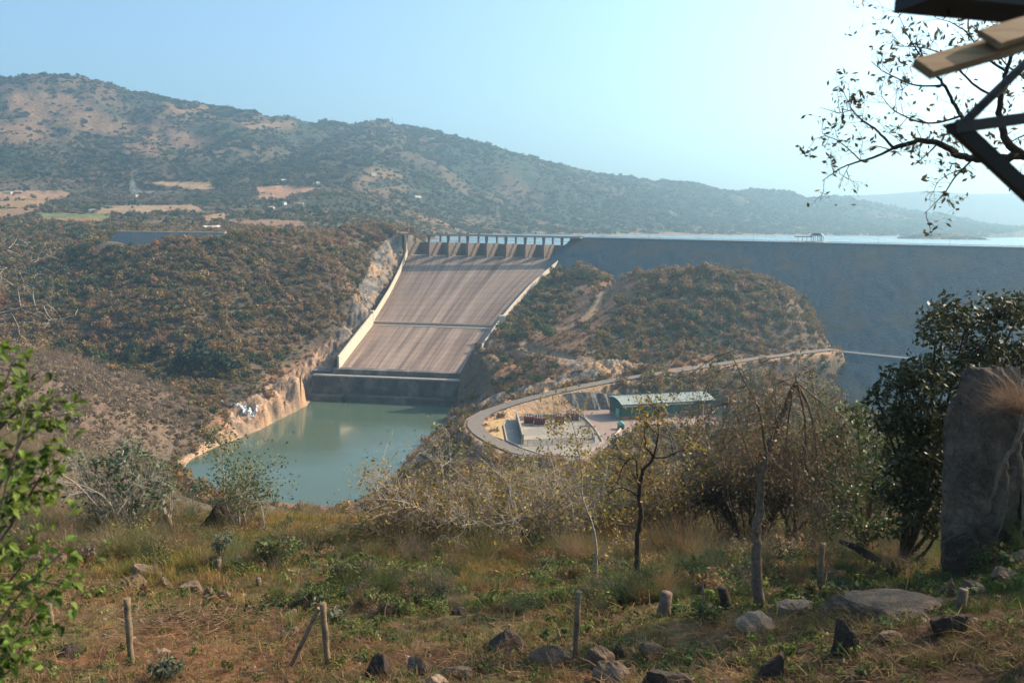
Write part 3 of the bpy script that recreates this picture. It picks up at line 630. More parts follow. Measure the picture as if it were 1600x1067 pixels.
# side walls
def wallstrip(name, base, h0, h1, th, side, mat, down=9):
    """extruded wall following base polyline; side = horizontal outward unit vector"""
    n = len(base); V = []
    for i, p in enumerate(base):
        h = lerp(h0, h1, i / (n - 1)); o = side * th
        V += [p + (0, 0, -down) - org, p + (0, 0, h) - org, p + (o[0], o[1], h) - org, p + (o[0] * 1.6, o[1] * 1.6, -down) - org]
    f = [(i * 4 + k, i * 4 + (k + 1) % 4, i * 4 + 4 + (k + 1) % 4, i * 4 + 4 + k) for i in range(n - 1) for k in range(4)] + [(0, 1, 2, 3), tuple((n - 1) * 4 + k for k in (3, 2, 1, 0))]
    mesh_np(name, V, f, mat, spw)
ext = sp(0, 6, 91.5)
wallstrip('side_wall', UL, 6.8, 6.2, 1.1, np.array([-.93, .35]), M_CONC_L)
wallstrip('side_wall', LL, 8.0, 7.2, 1.3, np.array([-.93, .35]), M_CONC_L)
wallstrip('side_wall', UR, 6.0, 5.0, 1.0, np.array([.93, -.1]), M_CONC_L, 14)
wallstrip('side_wall', LR, 5.2, 5.0, 1.0, np.array([.93, -.1]), M_CONC_L, 14)
b = MB(org); p = UL[-1]; b.prism([p + (-3, -3, -8), p + (.2, -3, -8), p + (.2, 3, -8), p + (-3, 3, -8)], [p + (-3, -3, 9.5), p + (.2, -3, 9.5), p + (.2, 3, 9.5), p + (-3, 3, 9.5)]); b.build('vent_tower', M_CONC_L, spw)
p = UR[-1]; b = MB(org); b.prism([p + (-.2, -3, -8), p + (5, -3, -8), p + (5, 3, -8), p + (-.2, 3, -8)], [p + (-.2, -3, 8.5), p + (5, -3, 8.5), p + (5, 3, 8.5), p + (-.2, 3, 8.5)]); b.build('vent_tower', M_CONC_L, spw)
# apron and weir wall
b = MB(org); z0 = 91.3; b.prism([CHL[0] + (0, 0, -6), CHR[0] + (0, 0, -6), sp(SW, PIER + 4, 85), sp(0, PIER + 4, 85)], [CHL[0] + (0, .5, .02), CHR[0] + (0, .5, .02), sp(SW, PIER + 4, 92.2), sp(0, PIER + 4, 91.9)]); b.build('apron', M_CONC, spw)
b = MB(org)
for (s1, s2) in ((0, SW),):
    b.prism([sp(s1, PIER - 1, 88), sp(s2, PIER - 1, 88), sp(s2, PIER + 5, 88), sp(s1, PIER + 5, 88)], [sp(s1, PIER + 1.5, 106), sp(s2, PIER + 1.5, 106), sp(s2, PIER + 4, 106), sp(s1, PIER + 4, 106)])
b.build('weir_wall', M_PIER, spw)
# abutment walls of the gate bays
b = MB(org); b.prism([sp(-2, -2, 88), sp(0, -2, 88), sp(0, PIER + 6, 88), sp(-2, PIER + 6, 88)], [sp(-2, -2, 107), sp(0, -2, 107), sp(0, PIER + 6, 107), sp(-2, PIER + 6, 107)]); b.build('bay_wall', M_PIER, spw); b = MB(org)
b.prism([sp(-2, -3.5, 88), sp(.5, -3.5, 88), sp(.5, -2.03, 88), sp(-2, -2.03, 88)], [sp(-2, -3.5, 115.2), sp(.5, -3.5, 115.2), sp(.5, -2.03, 115.2), sp(-2, -2.03, 115.2)]); b.build('abutment_wall', M_CONC_L, spw)
b = MB(org); b.prism([sp(SW - 1, -6, 84), sp(SW + 1.5, -6, 84), sp(SW + 1.5, PIER + 6, 84), sp(SW - 1, PIER + 6, 84)], [sp(SW - 1, -6, 101), sp(SW + 1.5, -6, 101), sp(SW + 1.5, PIER + 6, 114), sp(SW - 1, PIER + 6, 114)]); b.build('abutment_wall', M_CONC_L, spw)
bays = [(x - 637) / 256 for x in (669.7, 699.7, 729.7, 759, 789, 819, 847.6, 876)]
for k in bays:
    u = (637 + 256 * k - 800) / F; s = (u * S0[1] - S0[0]) / (SU[0] - u * SU[1])
    b = MB(org); zt = 106.6
    b.prism([sp(s - 1.1, -1, 88), sp(s + 1.1, -1, 88), sp(s + 1.1, PIER + .5, 88), sp(s - 1.1, PIER + .5, 88)], [sp(s - 1.1, -1, zt), sp(s + 1.1, -1, zt), sp(s + 1.1, PIER + .5, zt), sp(s - 1.1, PIER + .5, zt)])
    b.prism([sp(s - 1.3, -2.2, 89), sp(s + 1.3, -2.2, 89), sp(s + 1.3, -1.01, 89), sp(s - 1.3, -1.01, 89)], [sp(s - 1.0, -2.2, 111), sp(s + 1.0, -2.2, 111), sp(s + 1.0, -1.01, 111), sp(s - 1.0, -1.01, 111)])
    b.prism([sp(s - .9, -2.2, 106.5), sp(s + .9, -2.2, 106.5), sp(s + .9, .5, 106.5), sp(s - .9, .5, 106.5)], [sp(s - 1.3, -2.4, 114.2), sp(s + 1.3, -2.4, 114.2), sp(s + 1.3, .5, 114.2), sp(s - 1.3, .5, 114.2)])
    b.prism([sp(s - .9, PIER - 2, 106.5), sp(s + .9, PIER - 2, 106.5), sp(s + .9, PIER + .3, 106.5), sp(s - .9, PIER + .3, 106.5)], [sp(s - .9, PIER - 2, 114.2), sp(s + .9, PIER - 2, 114.2), sp(s + .9, PIER + .3, 114.2), sp(s - .9, PIER + .3, 114.2)])
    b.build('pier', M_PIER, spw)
# terminal block: falling faces and ledges down to the pool
def PL(px, py, z): return G(px, py, z)
def tier(name, s0, s1, dA, dB, zt, zb, mat, L=(492, 602), R=(727, 586)):
    """slab between offsets dA (back) and dB (front) from the lip line"""
    lp = P(L[0], 572, L[1]); rp = P(R[0], 581, R[1]); lp[2] = rp[2] = 0
    d = (rp - lp); n = np.array([d[1], -d[0], 0]); n /= np.linalg.norm(n)
    if n[1] > 0: n = -n
    a = lp + d * s0; c = lp + d * s1
    q = lambda p, o, z: p + n * o + (0, 0, z)
    b = MB(org); b.prism([q(a, dA, zb), q(c, dA, zb), q(c, dB, zb), q(a, dB, zb)], [q(a, dA, zt), q(c, dA, zt), q(c, dB, zt), q(a, dB, zt)]); b.build(name, mat, spw)
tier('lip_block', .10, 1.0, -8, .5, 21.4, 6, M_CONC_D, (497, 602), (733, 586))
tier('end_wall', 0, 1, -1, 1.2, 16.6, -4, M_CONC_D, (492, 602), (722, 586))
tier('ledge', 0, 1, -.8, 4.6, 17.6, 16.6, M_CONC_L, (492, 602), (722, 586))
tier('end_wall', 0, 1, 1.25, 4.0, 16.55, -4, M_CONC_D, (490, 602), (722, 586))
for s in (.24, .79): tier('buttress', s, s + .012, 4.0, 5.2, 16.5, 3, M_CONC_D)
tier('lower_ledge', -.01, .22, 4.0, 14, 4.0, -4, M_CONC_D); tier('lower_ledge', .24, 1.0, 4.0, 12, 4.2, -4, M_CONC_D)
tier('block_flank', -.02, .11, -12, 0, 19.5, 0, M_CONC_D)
# ---------------------------------------------------------------- bridge over the gate bays
brg = empty('spillway_bridge', sp(SW / 2, 0, 115), 'slim concrete road bridge carried over the spillway gate bays', 'bridge')
ob = sp(SW / 2, 0, 115); b = MB(ob)
b.prism([sp(-8, -3, 114.2), sp(SW + 6, -3, 114.2), sp(SW + 6, 6.5, 114.2), sp(-8, 6.5, 114.2)], [sp(-8, -3, 115.1), sp(SW + 6, -3, 115.1), sp(SW + 6, 6.5, 115.1), sp(-8, 6.5, 115.1)]); b.build('deck', M_CONC, brg)
b = MB(ob); b.prism([sp(0, PIER - 2.6, 114.2), sp(SW + 3, PIER - 2.6, 114.2), sp(SW + 3, PIER + .9, 114.2), sp(0, PIER + .9, 114.2)], [sp(0, PIER - 2.6, 115.0), sp(SW + 3, PIER - 2.6, 115), sp(SW + 3, PIER + .9, 115), sp(0, PIER + .9, 115)]); b.build('gate_walkway', M_CONC, brg)
b = MB(ob)
for t in (-2.9, 6.2): b.prism([sp(-8, t, 115.1), sp(SW + 6, t, 115.1), sp(SW + 6, t + .3, 115.1), sp(-8, t + .3, 115.1)], [sp(-8, t, 116.2), sp(SW + 6, t, 116.2), sp(SW + 6, t + .3, 116.2), sp(-8, t + .3, 116.2)])
b.build('parapet', M_CONC, brg)
# ---------------------------------------------------------------- saddle dam, far left
sd0 = P(186, 362.5, 905); sd1 = P(350, 363, 905); sdz = (sd0[2] + sd1[2]) / 2
sdd = empty('saddle_dam', ((sd0 + sd1) / 2), 'short blue-grey rockfill embankment on the far side of the bushy left hill', 'dam')
b = MB((sd0 + sd1) / 2); z = sdz
def _q(px, o, z, s=0): p = P(px, 362, 905); return np.array([p[0] + s, p[1] + o, z])
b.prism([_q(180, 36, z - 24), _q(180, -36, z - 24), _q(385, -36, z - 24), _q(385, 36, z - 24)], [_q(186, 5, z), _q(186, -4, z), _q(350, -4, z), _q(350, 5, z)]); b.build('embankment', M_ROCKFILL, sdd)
b = MB((sd0 + sd1) / 2); b.prism([_q(186, 4, z + .004), _q(186, -3.5, z + .004), _q(352, -3.5, z + .004), _q(352, 4, z + .004)], [_q(186, 4, z + .5), _q(186, -3.5, z + .5), _q(352, -3.5, z + .5), _q(352, 4, z + .5)]); b.build('crest_road', M_CONC_L, sdd)
# ---------------------------------------------------------------- roads
def ribbon(name, pl, w, mat, dz=.1, n=90):
    pl = resample([np.array(p) for p in pl], n); V = []
    for i, p in enumerate(pl):
        d = pl[min(i + 1, n - 1)] - pl[max(i - 1, 0)]; q = np.array([-d[1], d[0], 0]); q /= np.linalg.norm(q[:2])
        V += [p + q * w / 2 + (0, 0, dz), p - q * w / 2 + (0, 0, dz)]
    o = mesh_np(name, V, [(2 * i, 2 * i + 1, 2 * i + 3, 2 * i + 2) for i in range(n - 1)], mat, None, True); o['kind'] = 'structure'; return pl
M_TRACK = rough_mat('orange_dirt_track', (.30, .17, .09), (.42, .26, .15), .4, .95, .3, .2)
rp = ribbon('access_road', ROAD, 8.0, M_ASPHALT, .32, 140)
ribbon('dirt_track', TRACK, 3.0, M_TRACK, .15); ribbon('dirt_track', TRACK2, 3.0, M_TRACK, .16)
fr = [np.array([p[0], p[1], float(height(np.array([p[0]]), np.array([p[1]]))[0]) + .8]) for p in resample(FARROAD, 30)]
ribbon('far_road', fr, 9, M_CONC, .4, 30)
# ---------------------------------------------------------------- scattered ground cover
M_VEG = leaf_mat('scattered_foliage', None, .3, .28, .8, True)
def proto(name, V, f, mat):
    me = bpy.data.meshes.new(name); me.from_pydata([tuple(v) for v in V], [], f); me.materials.append(mat)
    return bpy.data.objects.new(name, me)
def quads(n, rs, cen, size, up=.35, asp=1.5, outn=None):
    """n small leaf-clump quads centred at cen (n,3)"""
    d = rs.normal(size=(n, 3)); d[:, 2] += up
    if outn is not None: d += outn * 1.2
    d /= np.linalg.norm(d, axis=1)[:, None]; t = rs.normal(size=(n, 3)); t -= d * (t * d).sum(1)[:, None]; t /= np.linalg.norm(t, axis=1)[:, None]; w = np.cross(d, t)
    s = size * rs.uniform(.6, 1.4, (n, 1)); t = t * s * asp / 2; w = w * s / 2
    V = np.stack([cen - t, cen - w * .9 - t * .1, cen + t, cen + w * .9 + t * .1], 1).reshape(-1, 3)
    return V, (np.arange(n * 4).reshape(n, 4))
def bushform(seed, n, flat=.75, size=.26, lumps=5, hollow=.55):
    rs = np.random.RandomState(seed); L = rs.normal(size=(lumps, 3)) * (.38, .38, .2); L[:, 2] = np.abs(L[:, 2]) + .35; r = rs.uniform(.35, .62, lumps)
    k = rs.randint(0, lumps, n); d = rs.normal(size=(n, 3)); d /= np.linalg.norm(d, axis=1)[:, None]
    c = L[k] + d * (r[k] * rs.uniform(hollow, 1.05, n))[:, None]; c[:, 2] = np.maximum(c[:, 2] * flat, .02)
    return quads(n, rs, c, size, .3, 1.4, d)
def twigform(seed, n, spread=.9, thick=.014, kinks=3):
    rs = np.random.RandomState(seed); V = []; f = []
    for i in range(n):
        a = rs.uniform(0, 6.28); p = np.array([rs.normal() * .12, rs.normal() * .12, 0.]); d = np.array([math.cos(a) * spread * rs.uniform(.2, 1), math.sin(a) * spread * rs.uniform(.2, 1), rs.uniform(.5, 1.1)])
        for k in range(kinks):
            q = p + d * .42 * rs.uniform(.6, 1.2) + rs.normal(size=3) * .07
            w = np.cross(q - p, rs.normal(size=3)); w *= thick * (1 - .25 * k) / (np.linalg.norm(w) + 1e-6); b = len(V)
            V += [p - w, p + w, q + w * .7, q - w * .7]; f.append((b, b + 1, b + 2, b + 3))
            d = d + rs.normal(size=3) * .35; p = q
    return np.array(V), f
def grassform(seed, n, h=1.0, spread=.5, w=.02, base=.25):
    rs = np.random.RandomState(seed); V = []; f = []
    for i in range(n):
        p = np.array([rs.normal() * base, rs.normal() * base, -.03]); a = rs.uniform(0, 6.28); lean = rs.uniform(.1, spread); hh = h * rs.uniform(.5, 1.1)
        o = np.array([math.cos(a), math.sin(a), 0]); t = np.array([-o[1], o[0], 0]) * w * rs.uniform(.6, 1.3)
        m = p + o * lean * hh * .35 + (0, 0, hh * .6); e = p + o * lean * hh + (0, 0, hh * rs.uniform(.75, 1)); b = len(V)
        V += [p - t, p + t, m + t * .8, m - t * .8, e]; f += [(b, b + 1, b + 2, b + 3), (b + 3, b + 2, b + 4)]
    return np.array(V), f
def coll(name, items, mat):
    c = bpy.data.collections.new(name)
    for i, (V, f) in enumerate(items): c.objects.link(proto('%s_form_%s' % (name, 'abcdefghij'[i]), V, [tuple(int(k) for k in q) for q in f], mat))
    return c
def scatter(name, pts, scl, tint, idx, collection, label, cat, rot=None, rs=None):
    n = len(pts); me = bpy.data.meshes.new(name); me.vertices.add(n); me.vertices.foreach_set('co', np.asarray(pts, np.float32).ravel())
    def at(nm, ty, d, key):
        a = me.attributes.new(nm, ty, 'POINT'); a.data.foreach_set(key, np.ascontiguousarray(d).ravel())
    at('scl', 'FLOAT_VECTOR', np.asarray(scl, np.float32), 'vector'); at('tint', 'FLOAT_COLOR', np.column_stack([tint, np.ones(n)]).astype(np.float32), 'color')
    at('pidx', 'INT', np.asarray(idx, np.int32), 'value')
    if rot is None: rot = np.column_stack([(rs.rand(n) - .5) * .25, (rs.rand(n) - .5) * .25, rs.rand(n) * 6.283])
    at('rot', 'FLOAT_VECTOR', np.asarray(rot, np.float32), 'vector')
    o = link(bpy.data.objects.new(name, me)); tag(o, label, cat, None, 'stuff')
    ng = bpy.data.node_groups.new(name, 'GeometryNodeTree'); ng.interface.new_socket('Geometry', in_out='INPUT', socket_type='NodeSocketGeometry'); ng.interface.new_socket('Geometry', in_out='OUTPUT', socket_type='NodeSocketGeometry')
    gi = ng.nodes.new('NodeGroupInput'); go = ng.nodes.new('NodeGroupOutput'); ip = ng.nodes.new('GeometryNodeInstanceOnPoints'); ci = ng.nodes.new('GeometryNodeCollectionInfo')
    ci.inputs[0].default_value = collection; ci.inputs[1].default_value = True; ci.inputs[2].default_value = True
    def na(nm, ty): q = ng.nodes.new('GeometryNodeInputNamedAttribute'); q.data_type = ty; q.inputs[0].default_value = nm; return q.outputs[0]
    L = ng.links.new
    L(gi.outputs[0], ip.inputs['Points']); L(ci.outputs[0], ip.inputs['Instance']); ip.inputs['Pick Instance'].default_value = True
    L(na('pidx', 'INT'), ip.inputs['Instance Index']); er = ng.nodes.new('FunctionNodeEulerToRotation'); L(na('rot', 'FLOAT_VECTOR'), er.inputs[0]); L(er.outputs[0], ip.inputs['Rotation']); L(na('scl', 'FLOAT_VECTOR'), ip.inputs['Scale'])
    L(ip.outputs[0], go.inputs[0]); md = o.modifiers.new('scatter', 'NODES'); md.node_group = ng; return o
BUSHES = coll('shrub', [bushform(1, 190, .8, .23, 4, .72), bushform(2, 220, .95, .21, 5, .75), bushform(3, 170, .65, .25, 4, .7), bushform(4, 230, 1.1, .2, 6, .7), bushform(5, 130, .85, .22, 4, .45), twigform(6, 60, 1.0, .022)], M_VEG)
BROWN = C3(.235, .150, .085); GREY = C3(.23, .17, .115); TAN = C3(.30, .22, .10); OLIVE = C3(.18, .145, .058); GREEN = C3(.065, .09, .042); RUST = C3(.24, .11, .045); YEL = C3(.23, .19, .055)
def tints(rs, n, g, dry=None):
    """g 0..1 green share"""
    r = rs.rand(n); k = rs.rand(n)
    c = np.where((k < .45)[:, None], BROWN, np.where((k < .62)[:, None], GREY, np.where((k < .82)[:, None], TAN * .8, np.where((k < .97)[:, None], OLIVE, RUST * .8))))
    gr = np.where((k < .55)[:, None], GREEN, np.where((k < .85)[:, None], OLIVE, YEL * .8))
    c = np.where((r < g)[:, None], gr, c); return c * rs.uniform(.7, 1.3, (n, 1))
GREENZ = [([(120, 545), (350, 560), (520, 545), (380, 600), (300, 605), (120, 585)], 540, 700, .75), ([(0, 340), (260, 335), (200, 400), (160, 470), (60, 480), (0, 450)], 700, 1300, .62), ([(815, 430), (930, 425), (950, 450), (900, 500), (790, 545), (780, 510)], 560, 900, .6),
          ([(1020, 440), (1180, 430), (1240, 500), (1150, 550), (930, 560), (930, 510)], 540, 720, .34), ([(180, 370), (620, 360), (600, 460), (420, 520), (120, 520)], 600, 1000, .10), ([(240, 380), (330, 440), (450, 440), (420, 500), (250, 500)], 600, 1000, .35)]
def spots(n, d0, d1, seed, u0=-.72, u1=.78):
    rs = np.random.RandomState(seed); u = rs.uniform(u0, u1, n); D = np.sqrt(rs.uniform(d0 ** 2, d1 ** 2, n)); X = u * D; Z = height(X, D); return rs, X, D, Z
def dam_mask(X, Y, Z):
    s, t = dam_st(X, Y); face = 115 - (t - 5.5) / 1.5
    ok = ~((s > -25) & (t < 8)) | (Y > 1500); lower = np.where(t > 119.5, 39 - (t - 127.5) / 1.5, face)
    ok &= ~((s > -25) & (t < 190) & (Z < np.minimum(face, np.where(t > 119, lower, 999)) + .5) & (Y < 1100))
    a = inside(X, Y, [CHL[0][:2] + (-3, 30), CHL[2][:2] + (-3, 0), CHL[4][:2] + (-5, 0), CHL[6][:2] + (-8, -5), P(480, 630, 585)[:2], P(708, 640, 560)[:2], CHR[6][:2] + (6, -10), CHR[4][:2] + (7, 0), CHR[2][:2] + (10, 0), CHR[0][:2] + (12, 30)])
    q0 = ((X - S0[0]) * SU[0] + (Y - S0[1]) * SU[1]); q1 = ((X - S0[0]) * SV[0] + (Y - S0[1]) * SV[1])
    b = (q0 > -5) & (q0 < SW + 40) & (q1 > -8) & (q1 < 140)
    c = (Y > 850) & (Y < 945) & (X > P(180, 360, 905)[0]) & (X < P(385, 360, 905)[0]) & (Y < 945) & (Z < sdz - 0)
    return ok & ~a & ~b & ~c
# valley shrubs
def valley():
    rs, X, Y, Z = spots(82000, 290, 1180, 11); z = zones(X, Y, Z); n = len(X)
    rock = np.clip(z['bank'] + z['cut'] + z['rib'] + z['quarry'] + z['shelf'] + z['shore'] * .5, 0, 1)
    dens = .85 + .5 * (fbm(X / 40, Y / 40, 500) - .5) * 2
    dens = dens * (1 - .93 * rock) * (1 - .55 * z['soil']) * (z['road'] > 2.5)
    px, py = proj(X, Y, Z)
    gul = zpoly(X, Y, Z, [(896, 448), (985, 434), (1000, 462), (955, 500), (905, 545), (810, 562), (845, 520), (893, 492)], 540, 800, 8, 5); dens = dens * (1 - .85 * gul)
    lowc = zpoly(X, Y, Z, [(930, 425), (1180, 405), (1310, 520), (1280, 545), (1000, 560), (925, 520)], 540, 760, 10, 4)
    left = zpoly(X, Y, Z, [(60, 380), (620, 360), (600, 430), (540, 500), (400, 560), (100, 555), (20, 480)], 560, 1000, 12, 6)
    dens = np.where((lowc > .5) | (left > .5), np.maximum(dens, .9 * (1 - rock) * (1 - .85 * gul)) * (z['road'] > 2.5), dens)
    dens *= np.where(zpoly(X, Y, Z, [(340, 600), (520, 520), (560, 480), (600, 500), (480, 600), (380, 660)], 500, 800, 10) > .5, .35, 1)
    keep = (rs.rand(n) < dens) & (Z > 1.0) & dam_mask(X, Y, Z)
    # clear of houses and yard edge
    keep &= ~((Y > 430) & (Y < 480) & (px > 945) & (px < 1135) & (py > 600) & (Z < 30))
    g = .07 + .4 * sst(.5, .66, fbm(X / 45, Y / 45, 510))
    for poly, a, b, v in GREENZ: w = zpoly(X, Y, Z, poly, a, b, 20, 10); g = np.maximum(g, v * w * (.55 + .9 * fbm(X / 22, Y / 22, 520)))
    nsl = zpoly(X, Y, Z, [(-80, 545), (100, 560), (270, 605), (320, 650), (270, 720), (-80, 800)], 200, 640, 14, 10); g = np.where(zpoly(X, Y, Z, [(-50, 555), (100, 590), (300, 620), (340, 660), (280, 720), (-50, 760)], 200, 620, 10) > .5, .06, g)
    X, Y, Z, g, left, lowc, nsl = (a[keep] for a in (X, Y, Z, g, left, lowc, nsl)); n = len(X)
    r = rs.lognormal(.78, .42, n).clip(.9, 5.6) * np.where(Y > 600, 1.12, .9) * np.where((g > .35), 1.15, 1.0)
    s = np.column_stack([r, r, r * rs.uniform(.75, 1.25, n)]); t = tints(rs, n, g) * C3(1.14, .97, .84)
    idx = np.where(rs.rand(n) < .14, 5, rs.randint(0, 5, n)); idx = np.where(g > .4, rs.randint(0, 4, n), idx); t = np.where((nsl > .5)[:, None], (C3(.24, .165, .11) * rs.uniform(.7, 1.25, (n, 1))), t); idx = np.where(nsl > .5, rs.choice([5, 2, 4, 5], n), idx)
    scatter('hillside_shrubbery', np.column_stack([X, Y, Z - .15]), s, t, idx, BUSHES, 'dense brown and olive scrub covering the hillsides around the spillway', 'shrubbery', rs=rs)
valley()
def fine():
    rs, X, Y, Z = spots(90000, 290, 1050, 15); z = zones(X, Y, Z); n = len(X); rock = np.clip(z['bank'] + z['cut'] + z['rib'] + z['quarry'] + z['shelf'] + z['shore'] * .5, 0, 1)
    k = (rs.rand(n) < .9 * (1 - .6 * zpoly(X, Y, Z, [(896, 448), (985, 434), (1000, 462), (955, 500), (905, 545), (810, 562), (845, 520), (893, 492)], 540, 800, 8, 5)) * (1 - .9 * rock) * (1 - .3 * z['soil'])) & (z['road'] > 1.5) & (Z > .8) & dam_mask(X, Y, Z) & ~((Y > 425) & (Y < 480) & (X > 45) & (X < 125) & (Z < 30))
    X, Y, Z = X[k], Y[k], Z[k]; n = len(X); r = rs.lognormal(-.15, .4, n).clip(.35, 1.8)
    c = np.where((rs.rand(n) < .75)[:, None], C3(.20, .13, .082), C3(.15, .135, .06)) * rs.uniform(.7, 1.3, (n, 1)) * lerp(C3(.85, .9, .9), C3(1.15, 1.05, 1.0), fbm(X / 50, Y / 50, 570)[:, None])
    scatter('hillside_undergrowth', np.column_stack([X, Y, Z]), np.column_stack([r, r, r * .8]), c, rs.randint(0, 6, n), BUSHES, 'low dry brown undergrowth between the larger bushes of the hillsides', 'undergrowth', rs=rs)
fine()
def plain():
    rs, X, Y, Z = spots(34000, 1150, 2100, 12); z = zones(X, Y, Z); n = len(X)
    dens = np.clip(.55 + 1.6 * (fbm(X / 110, Y / 110, 530) - .5), .1, 1) * (1 - .97 * z['field']) * (z['road'] > 8)
    keep = (rs.rand(n) < dens) & (Z > 105.5) & ~((X > S0[0] - 5) & (Y < 1500) & (Z < 112))
    X, Y, Z = X[keep], Y[keep], Z[keep]; n = len(X); g = .35 + .6 * sst(.42, .6, fbm(X / 90, Y / 90, 540))
    r = rs.lognormal(1.15, .35, n).clip(1.8, 6.5); s = np.column_stack([r, r, r * rs.uniform(.8, 1.2, n)])
    scatter('plain_shrubbery', np.column_stack([X, Y, Z - .3]), s, tints(rs, n, g) * .85, rs.randint(0, 5, n), BUSHES, 'scattered trees and thickets between the small fields of the far plain', 'shrubbery', rs=rs)
plain()
def mountain():
    rs, X, Y, Z = spots(120000, 1900, 4900, 13, -.68, .72); z = zones(X, Y, Z); n = len(X)
    rid = 1 - np.abs(2 * fbm(X / 420, Y / 420, 23, 5) - 1)
    dens = np.clip(.62 + 2.0 * (fbm(X / 230, Y / 230, 550, 5) - .5) + 1.2 * (rid - .72) + .15, .12, 1) * (1 - .6 * z['upland']) * (1 - .97 * z['field'])
    keep = (rs.rand(n) < dens) & (Z > 106.5); X, Y, Z = X[keep], Y[keep], Z[keep]; n = len(X)
    g = .45 + .5 * sst(.42, .58, fbm(X / 200, Y / 200, 560)); r = rs.lognormal(1.62, .45, n).clip(2.5, 12) * (Y / 2600) ** .35
    s = np.column_stack([r, r, r * rs.uniform(.6, .95, n)])
    scatter('mountain_woodland', np.column_stack([X, Y, Z - .5]), s, tints(rs, n, g) * C3(.58, .64, .58), rs.randint(0, 4, n), BUSHES, 'dark green woodland in patches over the long mountain ridge', 'woodland', rs=rs)
mountain()
def isl():
    rs = np.random.RandomState(5); n = 500; a = rs.uniform(0, 6.28, n); rr = np.sqrt(rs.rand(n)) * .92
    X = ic[0] + np.cos(a) * rr * 128; Y = 2300 + np.sin(a) * rr * 70; Z = 102 + 14 * (1 - rr ** 2); r = rs.uniform(3, 5.5, n)
    scatter('island_shrubbery', np.column_stack([X, Y, Z]), np.column_stack([r, r, r * .7]), tints(rs, n, np.full(n, .6)) * .85, rs.randint(0, 4, n), BUSHES, 'low scrub covering the small island in the reservoir', 'shrubbery', rs=rs)
isl()
# ---------------------------------------------------------------- switchyard, power house
M_ROOF = rough_mat('pale_green_sheet_roof', (.27, .29, .24), (.36, .37, .31), .4, .5, .1, .05)
M_GREENW = rough_mat('dark_green_cladding', (.010, .065, .045), (.018, .095, .065), .5, .6, .1, .05)
M_GREENR = rough_mat('bright_green_roof', (.10, .34, .24), (.15, .42, .30), .6, .5)
M_BRICKY = rough_mat('brown_brick', (.20, .11, .075), (.29, .17, .12), 1.4, .9)
M_GRAVEL = rough_mat('grey_yard_gravel', (.22, .185, .155), (.31, .265, .225), 1.2, .95, .5, .1, 8, .1, (.36, .30, .22), .09)
M_PINK = rough_mat('pinkish_paving', (.25, .165, .13), (.32, .22, .175), .4, .9, .2, .05, 7, .2, (.28, .20, .17), .06)
M_RUSTY = rough_mat('red_brown_steel', (.13, .035, .03), (.22, .06, .045), 1.5, .6)
M_DRYLAWN = rough_mat('dry_orange_grass', (.40, .24, .10), (.52, .34, .16), 1.5, .95, .6, .1)
M_WHITE = rough_mat('white_paint', (.72, .70, .66), (.8, .78, .74), 1, .6)
M_GLASS = rough_mat('dark_window', (.03, .04, .05), (.05, .06, .07), 1, .2, .05, .01, 2, .5)
ZY = 22.0
def flat(name, pts, z, mat):
    o = mesh_np(name, [(p[0], p[1], z) for p in pts], [tuple(range(len(pts)))], mat); o['kind'] = 'structure'; return o
g2 = lambda *a: [G(x, y, ZY) for x, y in a]
flat('yard_pavement', [YARD[i] for i in range(len(YARD))], 21.95, M_PINK)
K = g2((800, 649), (787, 665), (792, 689), (818, 702), (852, 713), (905, 714), (924, 705), (942, 691), (930, 671), (917, 657), (905, 649))
flat('yard_gravel', K, 22.02, M_GRAVEL)
kb = empty('kerb_wall', K[0], 'low pale kerb wall ringing the gravel yard beside the power house', 'kerb'); b = MB(K[0])
for a, c in zip(K, K[1:]):
    d = (c - a); d /= np.linalg.norm(d); n = np.array([-d[1], d[0], 0]) * .35; b.prism([a + n, a - n, c - n, c + n], [a + n + (0, 0, .7), a - n + (0, 0, .7), c - n + (0, 0, .7), c + n + (0, 0, .7)])
b.build('kerb', M_CONC, kb)
# fence of the switchyard
FN = g2((806, 655), (815, 697), (929, 692), (912, 657))
fnc = empty('switchyard_fence', FN[1], 'tall steel mesh fence enclosing the transformers on the gravel yard', 'fence')
def mesh_fence_mat():
    m, nt, b = new_mat('wire_mesh', .6); b.inputs['Base Color'].default_value = (.16, .17, .18, 1)
    p = pos(nt); s = N(nt, 'ShaderNodeSeparateXYZ'); nt.links.new(p, s.inputs[0])
    def lines(sock, k):
        a = N(nt, 'ShaderNodeMath', operation='MULTIPLY', i_1=k); nt.links.new(sock, a.inputs[0]); f = N(nt, 'ShaderNodeMath', operation='FRACT'); nt.links.new(a.outputs[0], f.inputs[0])
        l = N(nt, 'ShaderNodeMath', operation='LESS_THAN', i_1=.22); nt.links.new(f.outputs[0], l.inputs[0]); return l.outputs[0]
    a = N(nt, 'ShaderNodeMath', operation='MAXIMUM'); nt.links.new(lines(s.outputs[0], 2.5), a.inputs[0]); nt.links.new(lines(s.outputs[2], 2.5), a.inputs[1])
    nt.links.new(a.outputs[0], b.inputs['Alpha']); return m
M_WIRE = mesh_fence_mat()
for a, c in ((0, 1), (1, 2), (2, 3), (3, 0)):
    p, q = FN[a], FN[c]; L = np.linalg.norm(q - p); n = int(L / 3)
    b = MB(FN[1]); b.add([p, q, q + (0, 0, 3.0), p + (0, 0, 3.0)], [(0, 1, 2, 3)]); b.build('mesh_panel', M_WIRE, fnc)
    b = MB(FN[1]); b.tube([p + (0, 0, 3.0), q + (0, 0, 3.0)], .06, 4)
    for k in range(n): r = lerp(p, q, k / n); b.tube([r - (0, 0, .3), r + (0, 0, 3.2)], .09, 4)
    b.build('fence_frame', M_STEEL, fnc)
def blk(px, py, z=ZY): return G(px, py, z)
